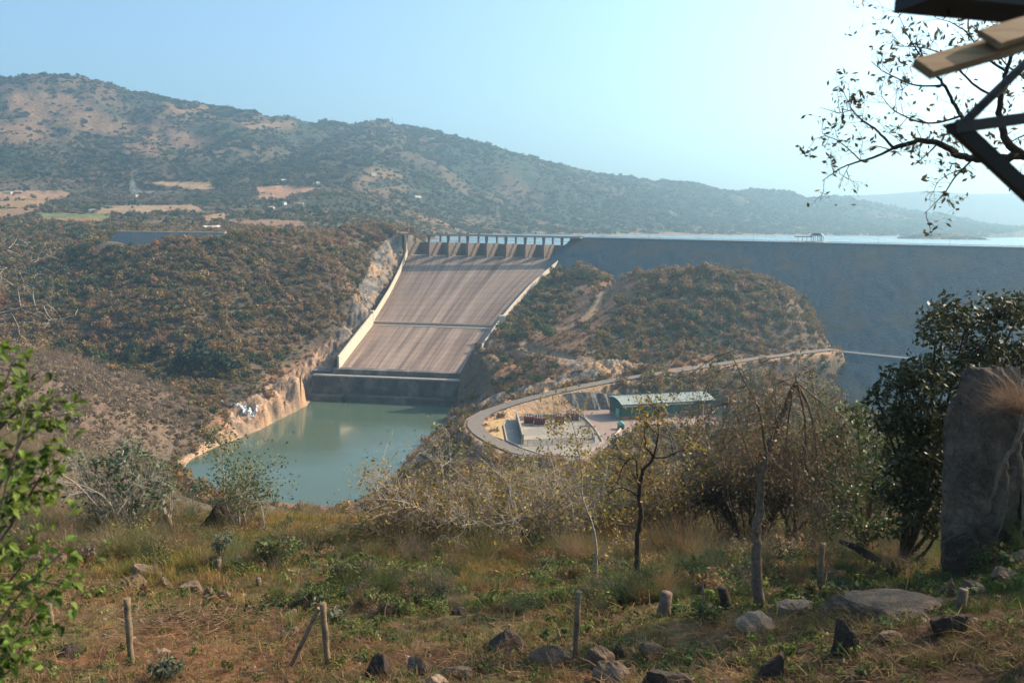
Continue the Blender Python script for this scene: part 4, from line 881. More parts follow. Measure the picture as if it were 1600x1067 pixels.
def wallpiece(name, label, a, c, h, th, mat, cat='wall'):
    d = c - a; d /= np.linalg.norm(d); n = np.array([-d[1], d[0], 0]) * th / 2; b = MB(a); b.prism([a + n - (0, 0, .4), a - n - (0, 0, .4), c - n - (0, 0, .4), c + n - (0, 0, .4)], [a + n + (0, 0, h), a - n + (0, 0, h), c - n + (0, 0, h), c + n + (0, 0, h)])
    o = b.build(name, mat); o.location = a; tag(o, label, cat); return o
wallpiece('blast_wall', 'tall grey blast wall at the road side of the switchyard', blk(807, 656), blk(817, 694), 5.0, .8, M_CONC)
wallpiece('back_wall_of_yard', 'long low grey wall behind the red-brown transformers', blk(808, 657), blk(905, 652), 2.6, .6, M_CONC)
for i, (x, y, w, lb) in enumerate(((826, 662, 5.2, 'tall red-brown transformer beside the blast wall'), (843, 664, 6.0, 'wide red-brown transformer second along from the blast wall'), (874, 661, 5.0, 'red-brown transformer in the middle of the row behind the yard tree'), (894, 657, 6.5, 'red-brown transformer at the power house end of the row'))):
    p = blk(x, y); t = empty('transformer', p, lb, 'transformer', 'transformers in the switchyard')
    b = MB(); b.box((0, 0, .25), (w + 1.4, 4.6, .5)); b.build('plinth', M_CONC_L, t)
    b = MB(); b.box((0, 0, 2.3), (w, 3, 3.6)); 
    b.build('tank', M_RUSTY, t)
    b = MB()
    for k in range(6): b.box((-w / 2 + .5 + k * (w - 1) / 5, -1.95, 2.1), (.22, .9, 2.8))
    b.build('radiator', M_RUSTY, t)
    b = MB(); b.tube([(-w * .35, .8, 4.9), (w * .35, .8, 4.9)], .5, 8); b.tube([(-w * .2, .8, 4), (-w * .2, .8, 5)], .12, 5); b.build('oil_tank', M_STEEL, t)
    for k in (-1, 0, 1): b = MB(); b.tube([(k * 1.2, -.4, 4.05), (k * 1.2, -.5, 5.6)], [.22, .1], 6); b.build('bushing', M_WHITE, t)
# lattice masts
def lattice(loc, h, w, lb):
    r = empty('lattice_mast', loc, lb, 'mast'); b = MB()
    for sx, sy in ((-1, -1), (1, -1), (1, 1), (-1, 1)): b.tube([(sx * w, sy * w, -.3), (sx * w * .45, sy * w * .45, h)], .09, 4)
    n = int(h / 1.6)
    for k in range(n):
        z0_, z1_ = k * h / n, (k + 1) * h / n; w0, w1 = lerp(w, w * .45, z0_ / h), lerp(w, w * .45, z1_ / h)
        for (ax, ay, bx, by) in ((-1, -1, 1, -1), (1, -1, 1, 1), (1, 1, -1, 1), (-1, 1, -1, -1)): b.tube([(ax * w0, ay * w0, z0_), (bx * w1, by * w1, z1_)], .045, 3)
    b.build('lattice', M_STEEL, r); b = MB(); b.box((0, 0, h), (w * 4, .25, .25)); b.build('cross_arm', M_STEEL, r)
lattice(blk(909, 657), 12, .8, 'grey lattice mast between the switchyard fence and the power house'); lattice(blk(866, 654), 9, .6, 'shorter lattice mast behind the middle transformers')
# power house
FL, FR = G(972, 656, ZY), P(1112, 652, 463); FL[2] = FR[2] = ZY; e = FR - FL; Lh = np.linalg.norm(e); ex = e / Lh; ey = np.array([-ex[1], ex[0], 0]); PH = empty('power_house', FL, 'long green power house hall with a pale curved sheet roof', 'power station')
ph = lambda x, y, z: FL + ex * x + ey * y + (0, 0, z)
DPT = 17.0
def section(y): return 10.8 - 2.0 * (1 - y / 9.0) ** 2 if y < 9 else 10.8 - 1.2 * ((y - 9) / 8) ** 2
b = MB(FL); b.prism([ph(0, 0, -.5), ph(Lh, 0, -.5), ph(Lh, DPT, -.5), ph(0, DPT, -.5)], [ph(0, 0, 1.8), ph(Lh, 0, 1.8), ph(Lh, DPT, 1.8), ph(0, DPT, 1.8)]); b.build('base_wall', M_BRICKY, PH)
b = MB(FL); ys = [0, 1.5, 3, 5, 7, 9, 12, 15, DPT]
prof = [(0, 1.8)] + [(y, section(y) - .25) for y in ys] + [(DPT, 1.8)]; n = len(prof)
b.add([ph(.03, *p) for p in prof] + [ph(Lh - .03, *p) for p in prof], [tuple(range(n)), tuple(range(n, 2 * n))[::-1]] + [(i, n + i, n + (i + 1) % n, (i + 1) % n) for i in range(n)]); b.build('wall', M_GREENW, PH)
b = MB(FL); V = []; ys2 = [-1.0] + ys[1:-1] + [DPT + .8]
for x in (-1.0, Lh + 1): V += [ph(x, y, section(max(min(y, DPT), 0)) - (.35 if y < 0 else 0)) for y in ys2] + [ph(x, y, section(max(min(y, DPT), 0)) + .28 - (.35 if y < 0 else 0)) for y in ys2]
m = len(ys2); f = []
for i in range(m - 1): f += [(i, 2 * m + i, 2 * m + i + 1, i + 1), (m + i, m + i + 1, 3 * m + i + 1, 3 * m + i), (i, i + 1, m + i + 1, m + i), (2 * m + i, 3 * m + i, 3 * m + i + 1, 2 * m + i + 1)]
f += [(0, m, 3 * m, 2 * m), (m - 1, 3 * m - 1, 4 * m - 1, 2 * m - 1)]; b.add(V, f)
for k in range(int(Lh)):
    for i in range(m - 1):
        a_, c_ = ph(k + .5, ys2[i], section(max(min(ys2[i], DPT), 0)) + .28 - (.35 if ys2[i] < 0 else 0)), ph(k + .5, ys2[i + 1], section(min(ys2[i + 1], DPT)) + .28); b.tube([a_, c_], .07, 3, False)
b.build('roof', M_ROOF, PH)
b = MB(FL); b.prism([ph(.1, -.12, 6.9), ph(Lh * .78, -.12, 6.9), ph(Lh * .78, .1, 6.9), ph(.1, .1, 6.9)], [ph(.1, -.12, 8.0), ph(Lh * .78, -.12, 8.0), ph(Lh * .78, .1, 8.0), ph(.1, .1, 8.0)]); b.build('clerestory_window', rough_mat('pale_glazing', (.35, .36, .30), (.45, .45, .38), 1, .4), PH)
b = MB(FL); b.prism([ph(Lh * .79, -.5, -.4), ph(Lh, -.5, -.4), ph(Lh, .05, -.4), ph(Lh * .79, .05, -.4)], [ph(Lh * .79, -.5, 6.4), ph(Lh, -.5, 6.4), ph(Lh, .05, 6.4), ph(Lh * .79, .05, 6.4)]); b.build('stone_panel', M_CONC_D, PH)
for k in range(3): b = MB(FL); x = Lh * (.2 + .22 * k); b.prism([ph(x, -.1, 2.2), ph(x + 5, -.1, 2.2), ph(x + 5, .05, 2.2), ph(x, .05, 2.2)], [ph(x, -.1, 3.0), ph(x + 5, -.1, 3.0), ph(x + 5, .05, 3.0), ph(x, .05, 3.0)]); b.build('window', M_ROOF, PH)
b = MB(FL); b.prism([ph(-.1, 4, 0), ph(.05, 4, 0), ph(.05, 8.5, 0), ph(-.1, 8.5, 0)], [ph(-.1, 4, 5), ph(.05, 4, 5), ph(.05, 8.5, 5), ph(-.1, 8.5, 5)]); b.build('door', M_GREENR, PH)
b = MB(FL); b.prism([ph(3, -5, -14), ph(Lh + 3, -5, -14), ph(Lh + 3, -.52, -14), ph(3, -.52, -14)], [ph(3, -5, -.1), ph(Lh + 3, -5, -.1), ph(Lh + 3, -.52, -.1), ph(3, -.52, -.1)]); b.build('foundation', M_CONC_D, PH)
for k in range(8): b = MB(FL); x = 18 + 3.6 * k; b.prism([ph(x, -5.8, -14), ph(x + .8, -5.8, -14), ph(x + .8, -5.02, -14), ph(x, -5.02, -14)], [ph(x, -5.8, -1.2), ph(x + .8, -5.8, -1.2), ph(x + .8, -5.02, -1.2), ph(x, -5.02, -1.2)]); b.build('buttress', M_CONC, PH)
wallpiece('retaining_wall', 'sunlit pale wall running right from the green power house', ph(Lh + 1.5, 2, 0), ph(Lh + 28, 4, 0), 3.2, .8, M_CONC_L)
wallpiece('road_kerb', 'long pale kerb in front of the dark quarried rock face', G(850, 640, ZY), G(955, 637, ZY), .9, .6, M_CONC_L, 'kerb')
wallpiece('edge_wall', 'thin pale wall on the outer edge of the paved loop below the guard hut', G(973, 668, ZY), G(935, 712, ZY), 1.1, .5, M_CONC_L)
# guard hut
p = G(970, 670, ZY); gh = empty('guard_hut', p, 'tiny brick guard hut with a bright green pitched roof', 'hut'); b = MB(); b.box((0, 0, 1.3), (3, 2.8, 2.6), .15); b.build('wall', M_BRICKY, gh)
b = MB(); b.prism([(-2.1, -2.0, 2.5), (2.1, -2.0, 2.5), (2.1, 2.0, 2.5), (-2.1, 2.0, 2.5)], [(-.1, -1.8, 4.1), (.1, -1.8, 4.1), (.1, 1.8, 4.1), (-.1, 1.8, 4.1)]); b.build('roof', M_GREENR, gh); b = MB(); b.box((.5, -1.46, 1.1), (.9, .14, 2)); b.build('door', M_GLASS, gh)
flat('dry_lawn', [G(x, y, 22.6) for x, y in ((806, 637), (770, 645), (754, 656), (752, 668), (766, 679), (788, 687), (784, 666), (797, 649), (812, 640))], 22.55, M_DRYLAWN)
# road lamps
for i, (x, y) in enumerate(((1013, 585), (905, 601), (1180, 556), (955, 590))):
    p = G(x, y, 36 if x > 940 else 33); zz = float(height(np.array([p[0]]), np.array([p[1]]))[0])
    r = empty('road_lamp', (p[0], p[1], zz), ('road lamp on the outer bend above the quarried rock', 'road lamp beside the pale road above the transformers', 'road lamp near the top end of the access road', 'road lamp on the road above the power house end')[i], 'lamp post', 'lamp posts along the access road')
    b = MB(); b.tube([(0, 0, -.5), (0, 0, 7)], [.13, .08], 5); b.build('post', M_STEEL, r); b = MB(); b.tube([(0, 0, 6.9), (-1.3, .3, 7.2)], .06, 4); b.box((-1.6, .35, 7.2), (.8, .3, .16)); b.build('lamp_head', M_STEEL, r)
# ---------------------------------------------------------------- waterfall
def cascade():
    top = [(343, 627), (352, 632), (362, 637), (372, 640), (379, 648), (384, 655), (391, 661), (399, 667)]
    zs = [14, 12.5, 11.5, 10, 7, 4.6, 2.3, .1]; wd = [.9, 1.2, 1.4, 1.6, 1.9, 2.3, 2.8, 3.6]; pts = []
    for (x, y), z_ in zip(top, zs): q = G(x, y, z_); pts.append(q)
    pts = resample(pts, 46); rs = np.random.RandomState(3); V = []; n = 46; m = 13
    vt = bpy.data.objects['valley_terrain']; bpy.context.view_layer.update(); dg = bpy.context.evaluated_depsgraph_get()
    def top_z(x, y):
        ok, loc, nn, fi = vt.ray_cast(Vector((x, y, 400)), Vector((0, 0, -1)), depsgraph=dg); return loc[2] if ok else 0
    for i, p in enumerate(pts):
        d = pts[min(i + 1, n - 1)] - pts[max(i - 1, 0)]; q = np.array([-d[1], d[0], 0]); q /= np.linalg.norm(q); w = np.interp(i / (n - 1), np.linspace(0, 1, 8), wd)
        for j in range(m):
            k = j / (m - 1) * 2 - 1; e = p + q * (w * k * (1 + .3 * math.sin(i * .9)) + math.sin(i * .5) * .9); V.append((e[0], e[1], max(top_z(e[0], e[1]), 0) + .6 + rs.rand() * .7))
    f = [(i * m + j, (i + 1) * m + j, (i + 1) * m + j + 1, i * m + j + 1) for i in range(n - 1) for j in range(m - 1) if rs.rand() > (.22 if 0 < j < m - 2 else .5)]
    mt, nt, bb = new_mat('white_water', .4); c = ramp(nt, noise(nt, .9, 6, .7, pos(nt)), [(.42, (.13, .12, .11)), (.56, (.82, .84, .86))]); nt.links.new(c, bb.inputs['Base Color'])
    o = mesh_np('waterfall', V, f, mt); o['kind'] = 'structure'
cascade()
# rocks beside the cascade
def rock_mesh(name, rs, size, mat, sub=4, ang=.75, sharp=9):
    bm = bmesh.new(); bmesh.ops.create_icosphere(bm, subdivisions=sub, radius=1); V = np.array([v.co[:] for v in bm.verts])
    pl = rs.normal(size=(sharp + 8, 3)); pl[:, 2] *= .7; pl /= np.linalg.norm(pl, axis=1)[:, None]; o1, o2 = rs.rand(2) * 90
    for q in pl:
        d = V @ q; k = rs.uniform(ang * .62, ang * 1.08); over = d > k; V[over] -= np.outer(d[over] - k, q) * rs.uniform(.85, 1)
    Q = V * np.array(size) / np.mean(size)
    n1 = fbm(Q[:, 0] * 1.5 + Q[:, 2] * 1.3 + o1, Q[:, 1] * 1.5 - Q[:, 2] + o2, 3, 4) - .5
    n2 = fbm(Q[:, 0] * 5 + Q[:, 2] * 4 + o1, Q[:, 1] * 5 - Q[:, 2] * 5 + 9, 8, 4); n2 = .5 - np.abs(n2 - .5) * 3
    V = V * (1 + .42 * n1 + .11 * n2)[:, None]; V = V * np.array(size)
    for v, c in zip(bm.verts, V): v.co = c
    me = bpy.data.meshes.new(name); bm.to_mesh(me); bm.free(); me.materials.append(mat)
    return me

# quarried rock face between the road and the yard
def rock_face(name, a, c, h, seed, mat, back=4.5):
    n, m = 110, 16; V = []; d = c - a; L = np.linalg.norm(d); d = d / L; q = np.array([-d[1], d[0], 0]); q = q if q[1] > 0 else -q
    for j in range(m):
        for i in range(n):
            s, v = i / (n - 1), j / (m - 1); x = s * L
            r = 1 - abs(2 * float(vn(np.array(x / 3.1 + v * .7), np.array(v * .9), seed)) - 1); r2 = float(fbm(np.array(x / 1.3), np.array(v * 3.), seed + 5, 3))
            e = math.sin(math.pi * min(max(s, .02), .98)) ** .35
            V.append(a + d * x + q * (v * back - (r * 2.0 + r2 * 1.6) * (1 - v * .4)) + (0, 0, -1 + (h * e + 1 + (float(vn(np.array(x / 6), np.array(3.), seed)) - .5) * 2.4) * v))
    V2 = [V[(m - 1) * n + i] + q * 9 - (0, 0, 1.5) for i in range(n)]; V += V2
    f = [(j * n + i, j * n + i + 1, (j + 1) * n + i + 1, (j + 1) * n + i) for j in range(m) for i in range(n - 1)]
    o = mesh_np(name, V, f, mat); o['kind'] = 'structure'
M_ROCKF = rough_mat('quarried_grey_rock', (.075, .075, .072), (.25, .22, .19), .35, .95, .9, .6, 8, .15, (.26, .17, .11), .15)
rock_face('rock_face', G(826, 643, ZY), G(1010, 637, ZY), 9.0, 4, M_ROCKF)
# netted blocks on the cut beside the chute
sb = P(572, 462, 790); spp = empty('slope_protection', sb, 'grey concrete blocks and netting pinned on the rock cut left of the chute', 'slope protection'); b = MB(sb); rs = np.random.RandomState(4)
for i in range(6):
    for j in range(5):
        p = P(552 + i * 4.2 + j * 1.0, 478 - i * 3.2 + j * 3.6 - 8, 775 + i * 2); b.box(p, (1.7, 1.2, 1.3), rs.rand())
b.build('block', M_CONC_L, spp); b = MB(sb)
for k in range(7): b.add([P(561, 444 + k * 2.6, 795 - k), P(582, 446 + k * 2.6, 795 - k), P(583, 448 + k * 2.6, 794 - k), P(561, 446 + k * 2.6, 794 - k)], [(0, 1, 2, 3)])
b.build('netting', M_CONC, spp)
# ---------------------------------------------------------------- near hillside: helpers
def gz(x, y): return float(height(np.array([x]), np.array([y]))[0])
def hit(px, py, d0=3., d1=95.):
    D = np.exp(np.linspace(math.log(d0), math.log(d1), 700)); d = ray(px, py); X = d[0] / d[1] * D; Zr = CZ + d[2] / d[1] * D; H = height(X, D)
    k = np.argmax(Zr <= H); k = k if Zr[k] <= H[k] else len(D) - 1
    return np.array([X[k], D[k], H[k]])
def pxm(n, D): return n * D / F          # photo pixels to metres at a distance
M_BARK_D = rough_mat('dark_bark', (.022, .014, .010), (.075, .050, .035), 14, .95, .8, .02)
M_BARK_B = rough_mat('brown_bark', (.085, .055, .038), (.20, .14, .10), 12, .95, .8, .02)
M_BARK_W = rough_mat('pale_grey_bark', (.24, .19, .15), (.46, .38, .31), 12, .9, .6, .02)
M_TWIG = rough_mat('dry_twigs', (.10, .068, .046), (.21, .145, .10), 9, .95, .4, .01)
M_POST = rough_mat('weathered_post_wood', (.12, .08, .048), (.28, .20, .125), 20, .9, .7, .01, 8, .15, (.10, .075, .05), 3)
def rock_mat(name, a, b_, lich, sc=1.):
    m, nt, b = new_mat(name, .92); p = pos(nt); n = noise(nt, 3.2 * sc, 9, .7, p); c = ramp(nt, n, [(.28, a), (.72, b_)])
    c = mixc(nt, c, lich, ramp(nt, noise(nt, 1.1 * sc, 6, .7, p), [(.52, (0, 0, 0)), (.64, (.8, .8, .8))]))
    c = mixc(nt, c, ramp(nt, noise(nt, 22 * sc, 4, .7, p), [(.35, (.72, .72, .72)), (.65, (1.2, 1.2, 1.2))]), .8, 'MULTIPLY')
    nt.links.new(c, b.inputs['Base Color']); bump(nt, b, mixc(nt, n, noise(nt, 16 * sc, 6, .7, p), .4), .9, .09); return m
M_RK = [rock_mat('brown_grey_rock', (.085, .054, .036), (.225, .15, .10), (.14, .08, .045)), rock_mat('dark_rock', (.026, .018, .013), (.085, .058, .042), (.055, .035, .023)), rock_mat('pale_sandy_rock', (.22, .14, .09), (.38, .265, .18), (.16, .105, .075))]
class Twigs:
    """fast collector of thin tapered tubes"""
    def __init__(s, org): s.o = np.array(org, float); s.v = []; s.q = []; s.n = 0; s.tips = []
    def tube(s, pts, r0, r1, seg=5):
        pts = np.asarray(pts, float); n = len(pts); t = np.gradient(pts, axis=0); t /= np.linalg.norm(t, axis=1)[:, None] + 1e-9
        ref = np.array([.12, .31, .94]) if abs(t[0, 2]) < .85 else np.array([.9, .3, .1])
        u = np.cross(t, ref); u /= np.linalg.norm(u, axis=1)[:, None] + 1e-9; w = np.cross(t, u)
        r = np.linspace(r0, r1, n)[:, None, None] if np.isscalar(r0) else np.asarray(r0)[:, None, None]
        a = np.linspace(0, 2 * math.pi, seg, endpoint=False)
        V = pts[:, None] + r * (np.cos(a)[None, :, None] * u[:, None] + np.sin(a)[None, :, None] * w[:, None])
        b = s.n + np.arange(n * seg).reshape(n, seg); c = np.roll(b, -1, 1)
        s.q.append(np.stack([b[:-1], c[:-1], c[1:], b[1:]], -1).reshape(-1, 4)); s.v.append(V.reshape(-1, 3)); s.n += n * seg
    def build(s, name, mat, parent):
        return mesh_np(name, np.concatenate(s.v) - s.o, np.concatenate(s.q), mat, parent, True)
def curve(p, d, L, n, rs, wob=.18, grav=0.):
    pts = [np.array(p, float)]; d = np.array(d, float)
    for k in range(n): d = d + rs.normal(size=3) * wob; d[2] += grav; d /= np.linalg.norm(d); pts.append(pts[-1] + d * L / n)
    return np.array(pts), d
def grow(T, rs, p, d, L, r, lev, o):
    pts, e = curve(p, d, L, o.get('seg', 5), rs, o.get('wob', .2), o.get('grav', 0))
    T.tube(pts, r, max(r * .45, o.get('rmin', .002)), 6 if r > .03 else (4 if r > .008 else 3))
    if lev <= o.get('leaflev', 1): T.tips += [(q, e) for q in pts[2:]]
    if lev <= 0: return
    nb = o['nb'] if np.isscalar(o['nb']) else o['nb'][lev - 1]
    for k in range(nb):
        i = rs.randint(1, len(pts)); t = pts[i] - pts[i - 1]; t /= np.linalg.norm(t); x = rs.normal(size=3); x -= t * (x @ t); x /= np.linalg.norm(x)
        nd = t * rs.uniform(.35, .9) + x * o.get('spread', .8); nd[2] += o.get('up', .15); nd /= np.linalg.norm(nd)
        grow(T, rs, pts[i], nd, L * rs.uniform(.4, .75), r * rs.uniform(.4, .62), lev - 1, o)
def leafmesh(anch, rs, n, size, jit, asp=1.8, up=.2, flat=None):
    """n leaves spread round the anchors"""
    A = np.array([a[0] for a in anch]); k = rs.randint(0, len(A), n); c = A[k] + rs.normal(size=(n, 3)) * jit
    return quads(n, rs, c, size, up, asp)
def tree(name, base, label, cat, group, skel, bark, lmat=None, nleaf=0, lsize=.06, ljit=.08, opt=None, seed=1, crown='crown', trunk='trunk', top=None, up=.2, asp=1.8, ntw=None):
    """skel: list of (points (n,3), r0, r1); twigs grow out of every limb"""
    rs = np.random.RandomState(seed); root = empty(name, base, label, cat, group); T = Twigs(base); o = dict(nb=3, seg=4, wob=.2, spread=.8, up=.15, leaflev=1); o.update(opt or {})
    W = Twigs(base)
    for i, (pts, r0, r1) in enumerate(skel):
        pts = resample(np.array(pts), max(6, len(pts) * 4)); pts[1:-1] += rs.normal(size=(len(pts) - 2, 3)) * r0 * .12
        T.tube(pts, r0, r1, 9 if r0 > .04 else 6); L = np.linalg.norm(np.diff(pts, axis=0), axis=1).sum()
        nt = int((o.get('tw', 3.5)) * L) + 1
        if o.get('skip0') and i == 0: nt = int(nt * o['skip0'])
        for k in range(nt):
            j = rs.randint(int(len(pts) * o.get('from', .3)), len(pts)); t = pts[j] - pts[j - 1]; t /= np.linalg.norm(t) + 1e-9; x = rs.normal(size=3); x -= t * (x @ t); x /= np.linalg.norm(x)
            nd = t * .5 + x * o['spread']; nd[2] += o['up']; nd /= np.linalg.norm(nd)
            grow(W, rs, pts[j], nd, o.get('tl', .8) * rs.uniform(.5, 1.2), o.get('tr', .010) * rs.uniform(.6, 1.2), o.get('lev', 2), o)
        if r1 < .03: W.tips += [(q, None) for q in pts[-4:]]
    T.build(trunk, bark, root)
    if W.n: W.build('branches', o.get('twig', bark), root)
    if lmat is not None and nleaf:
        V, f = leafmesh(W.tips, rs, nleaf, lsize, ljit, asp, up); mesh_np(crown, V - base, f, lmat, root)
    return root
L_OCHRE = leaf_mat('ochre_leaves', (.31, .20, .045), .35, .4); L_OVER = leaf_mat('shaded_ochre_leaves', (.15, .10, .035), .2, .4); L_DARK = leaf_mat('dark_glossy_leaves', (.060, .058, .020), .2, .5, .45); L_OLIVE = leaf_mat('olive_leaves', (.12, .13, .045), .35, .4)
L_GREEN = leaf_mat('fresh_green_leaves', (.115, .155, .022), .4, .7, .6); L_GREY = leaf_mat('grey_green_leaves', (.13, .15, .085), .3, .35); L_BROWN = leaf_mat('brown_dry_leaves', (.21, .125, .055), .3, .4); L_MID = leaf_mat('mid_green_leaves', (.085, .100, .026), .3, .4, .45)
def PP(D, *pts): return [P(x, y, D if not isinstance(D, (list, tuple)) else D[i]) for i, (x, y) in enumerate(pts)]
def rnd_skel(base, rs, n, H, W, r, lean=(0, 0), nseg=5, fork=.25):
    out = []
    for k in range(n):
        a = 6.283 * (k + rs.rand()) / n; d = np.array([math.cos(a) * W, math.sin(a) * W, H]); d[:2] += np.array(lean) * H; s = base + (rs.normal() * r, rs.normal() * r, -.2)
        m = s + d * .45 * np.array([.55, .55, 1.1]) + rs.normal(size=3) * W * .12; e = s + d * rs.uniform(.8, 1.05) + rs.normal(size=3) * W * .1
        out.append(([s, (s + m) / 2 + rs.normal(size=3) * W * .07, m, (m + e) / 2 + rs.normal(size=3) * W * .08, e], r * rs.uniform(.7, 1.1), r * .22))
    return out
# ---------------------------------------------------------------- fence posts
def post(px0, py0, px1, py1, w, label, D=None, name='fence_post', cat='fence post', group='old timber fence posts'):
    b = hit(px1, py1) if D is None else P(px1, py1, D); t = P(px0, py0, b[1]); r = pxm(w, b[1]) / 2; o = MB(b)
    pts = [lerp(b, t, k / 7) + np.array([math.sin(k * 2.1) * r * .10, 0, 0]) for k in range(-1, 8)]; o.tube(pts, [r * 1.05 + .1 * r * math.sin(k * 1.7) for k in range(9)], 10)
    m = o.build(name, M_POST, None, True); m.location = b; m.data.polygons.foreach_set('use_smooth', [len(p.vertices) < 6 for p in m.data.polygons]); tag(m, label, cat, group); return m
post(198, 934, 205, 1036, 10, 'lone upright timber post in the brown litter on the bare ground')
post(504, 942, 513, 1046, 10, 'upright timber post with a diagonal pole leaning on it')
post(499, 950, 455, 1041, 8, 'diagonal brace pole leaning against an upright post', group=None, name='brace_pole', cat='pole')
post(904, 924, 899, 1027, 10, 'timber post among the dark stones, between the leaning brace and the slender black tree')
post(1285, 848, 1280, 936, 9, 'timber post standing in shade behind the pale flat slab')
post(76, 943, 82, 985, 9, 'short dark post stump half hidden behind the bright green shrub')
post(796, 975, 797, 1012, 4, 'thin short stake just above a dark mossy rock', group=None, name='stake', cat='stake')
def stump(px, py, w, h, lean, label, mat=M_BARK_B):
    b = hit(px, py); r = pxm(w, b[1]) / 2; H = pxm(h, b[1]); o = MB(b); o.tube([b + (0, 0, -.15), b + (lean * .3, 0, H * .4), b + (lean, 0, H)], [r * 1.5, r * 1.0, r * .95], 10); m = o.build('tree_stump', mat, None, True); m.location = b; tag(m, label, 'tree stump', 'cut tree stumps on the slope')
stump(1037, 962, 20, 40, .05, 'pale cut stump just left of the leafy green weeds'); stump(1135, 952, 17, 36, -.12, 'leaning stump beside the base of the broken-topped tree', M_BARK_D)
stump(404, 916, 9, 14, 0, 'tiny cut stump above the straw heap'); stump(1500, 955, 16, 38, .03, 'brown stump by the grey boulders at the foot of the tall rock'); stump(340, 895, 10, 22, .05, 'gnarled stump under the grey green shrub', M_BARK_B)
# ---------------------------------------------------------------- boulders
def boulder(x0, y0, x1, y1, m, label, seed, group='stones on the near slope', D=None, sub=4, ang=.72, dep=None):
    b = hit((x0 + x1) / 2, y1 - 2) if D is None else P((x0 + x1) / 2, y1 - 2, D); D = b[1]; w = pxm(x1 - x0, D) / 2; h = pxm(y1 - y0, D); rs = np.random.RandomState(seed)
    me = rock_mesh('boulder', rs, (w * 1.3, dep or w * 1.0, h * .95), M_RK[m], sub, ang); o = link(bpy.data.objects.new('boulder', me)); o.location = b + np.array([0, w * .3, h * -.04]); o.rotation_euler = (rs.uniform(-.15, .15), rs.uniform(-.15, .15), 0); tag(o, label, 'boulder', group); return o
for i, a in enumerate([
    (186, 883, 258, 906, 0, 'long low brown boulder at the back of the left row of rocks'), (178, 897, 226, 925, 0, 'cracked boulder at the left end of the row of rocks'), (240, 904, 274, 924, 0, 'small rounded boulder in the middle of the row of rocks'), (272, 897, 318, 928, 0, 'largest rounded boulder of the row, above the upright post'),
    (316, 915, 338, 936, 0, 'small dark stone touching a paler round one'), (337, 917, 363, 939, 0, 'pale round stone at the right end of the row of rocks'), (54, 858, 112, 884, 0, 'grey boulder seen through the bright green shrub'), (238, 790, 272, 840, 2, 'tall pale boulder beside the grey green bush'), (306, 765, 388, 826, 1, 'big dark round boulder under the bare twigs above the pool'),
    (88, 1000, 128, 1028, 1, 'black stone on the bare ground near the short post stump'), (565, 1022, 618, 1062, 1, 'dark jagged rock at the foot of the slope beside the leaning brace'), (630, 1028, 672, 1056, 0, 'brown angular rock between two paler ones'), (690, 1034, 737, 1060, 0, 'slanting grey brown rock below the lettered patch of grass'), (660, 1048, 695, 1078, 2, 'pale rock cut off by the bottom edge of the photo'),
    (754, 990, 826, 1022, 1, 'wide dark rock lying behind the short stake'), (822, 1004, 886, 1040, 0, 'brown lumpy rock left of the timber post among stones'), (912, 1006, 958, 1044, 0, 'steep grey rock right of the timber post among stones'), (953, 1003, 986, 1028, 1, 'small black rock beside the steep grey one'), (922, 1028, 998, 1064, 0, 'broad rounded rock beneath the steep grey one'), (1003, 1032, 1092, 1085, 1, 'dark pointed rock at the bottom edge of the slope'),
    (998, 998, 1056, 1024, 0, 'slanted slab rock behind the dark pointed rock'), (1148, 962, 1220, 990, 2, 'sandy rounded stone left of the pale flat slab'), (1288, 934, 1344, 960, 0, 'grey rock at the left edge of the flat outcrop'), (1296, 952, 1338, 1022, 1, 'upright black rock with small leaves in front of the flat outcrop'), (1455, 950, 1520, 994, 1, 'dark boulder at the right end of the flat outcrop'), (1466, 903, 1500, 934, 0, 'rounded pale grey stone of the pair near the tall rock'),
    (1495, 908, 1538, 936, 0, 'flatter grey stone of the pair near the tall rock'), (1470, 874, 1514, 910, 1, 'dark block of stone at the base of the tall rock'), (1545, 884, 1612, 910, 0, 'long grey stone at the right edge beneath the tall rock'), (1574, 850, 1612, 885, 2, 'pale brown block at the right edge beside the tall rock'), (1310, 916, 1338, 936, 0, 'small square stone behind the flat outcrop'), (1178, 1010, 1232, 1066, 1, 'dark rock in the small-leaved weeds near the bottom edge'),
    (1072, 908, 1104, 930, 0, 'grey stone among weeds between the two stumps'), (1380, 985, 1420, 1003, 0, 'flat low stone in the red brown soil'), (440, 885, 476, 897, 0, 'flat grey stone beside the green shrub'), (700, 948, 735, 962, 1, 'small dark stone in the green grass'), (445, 953, 462, 962, 2, 'small white stone on the straw'), (240, 1010, 262, 1022, 2, 'small orange stone near the upright post')]):
    boulder(*a, seed=20 + i)
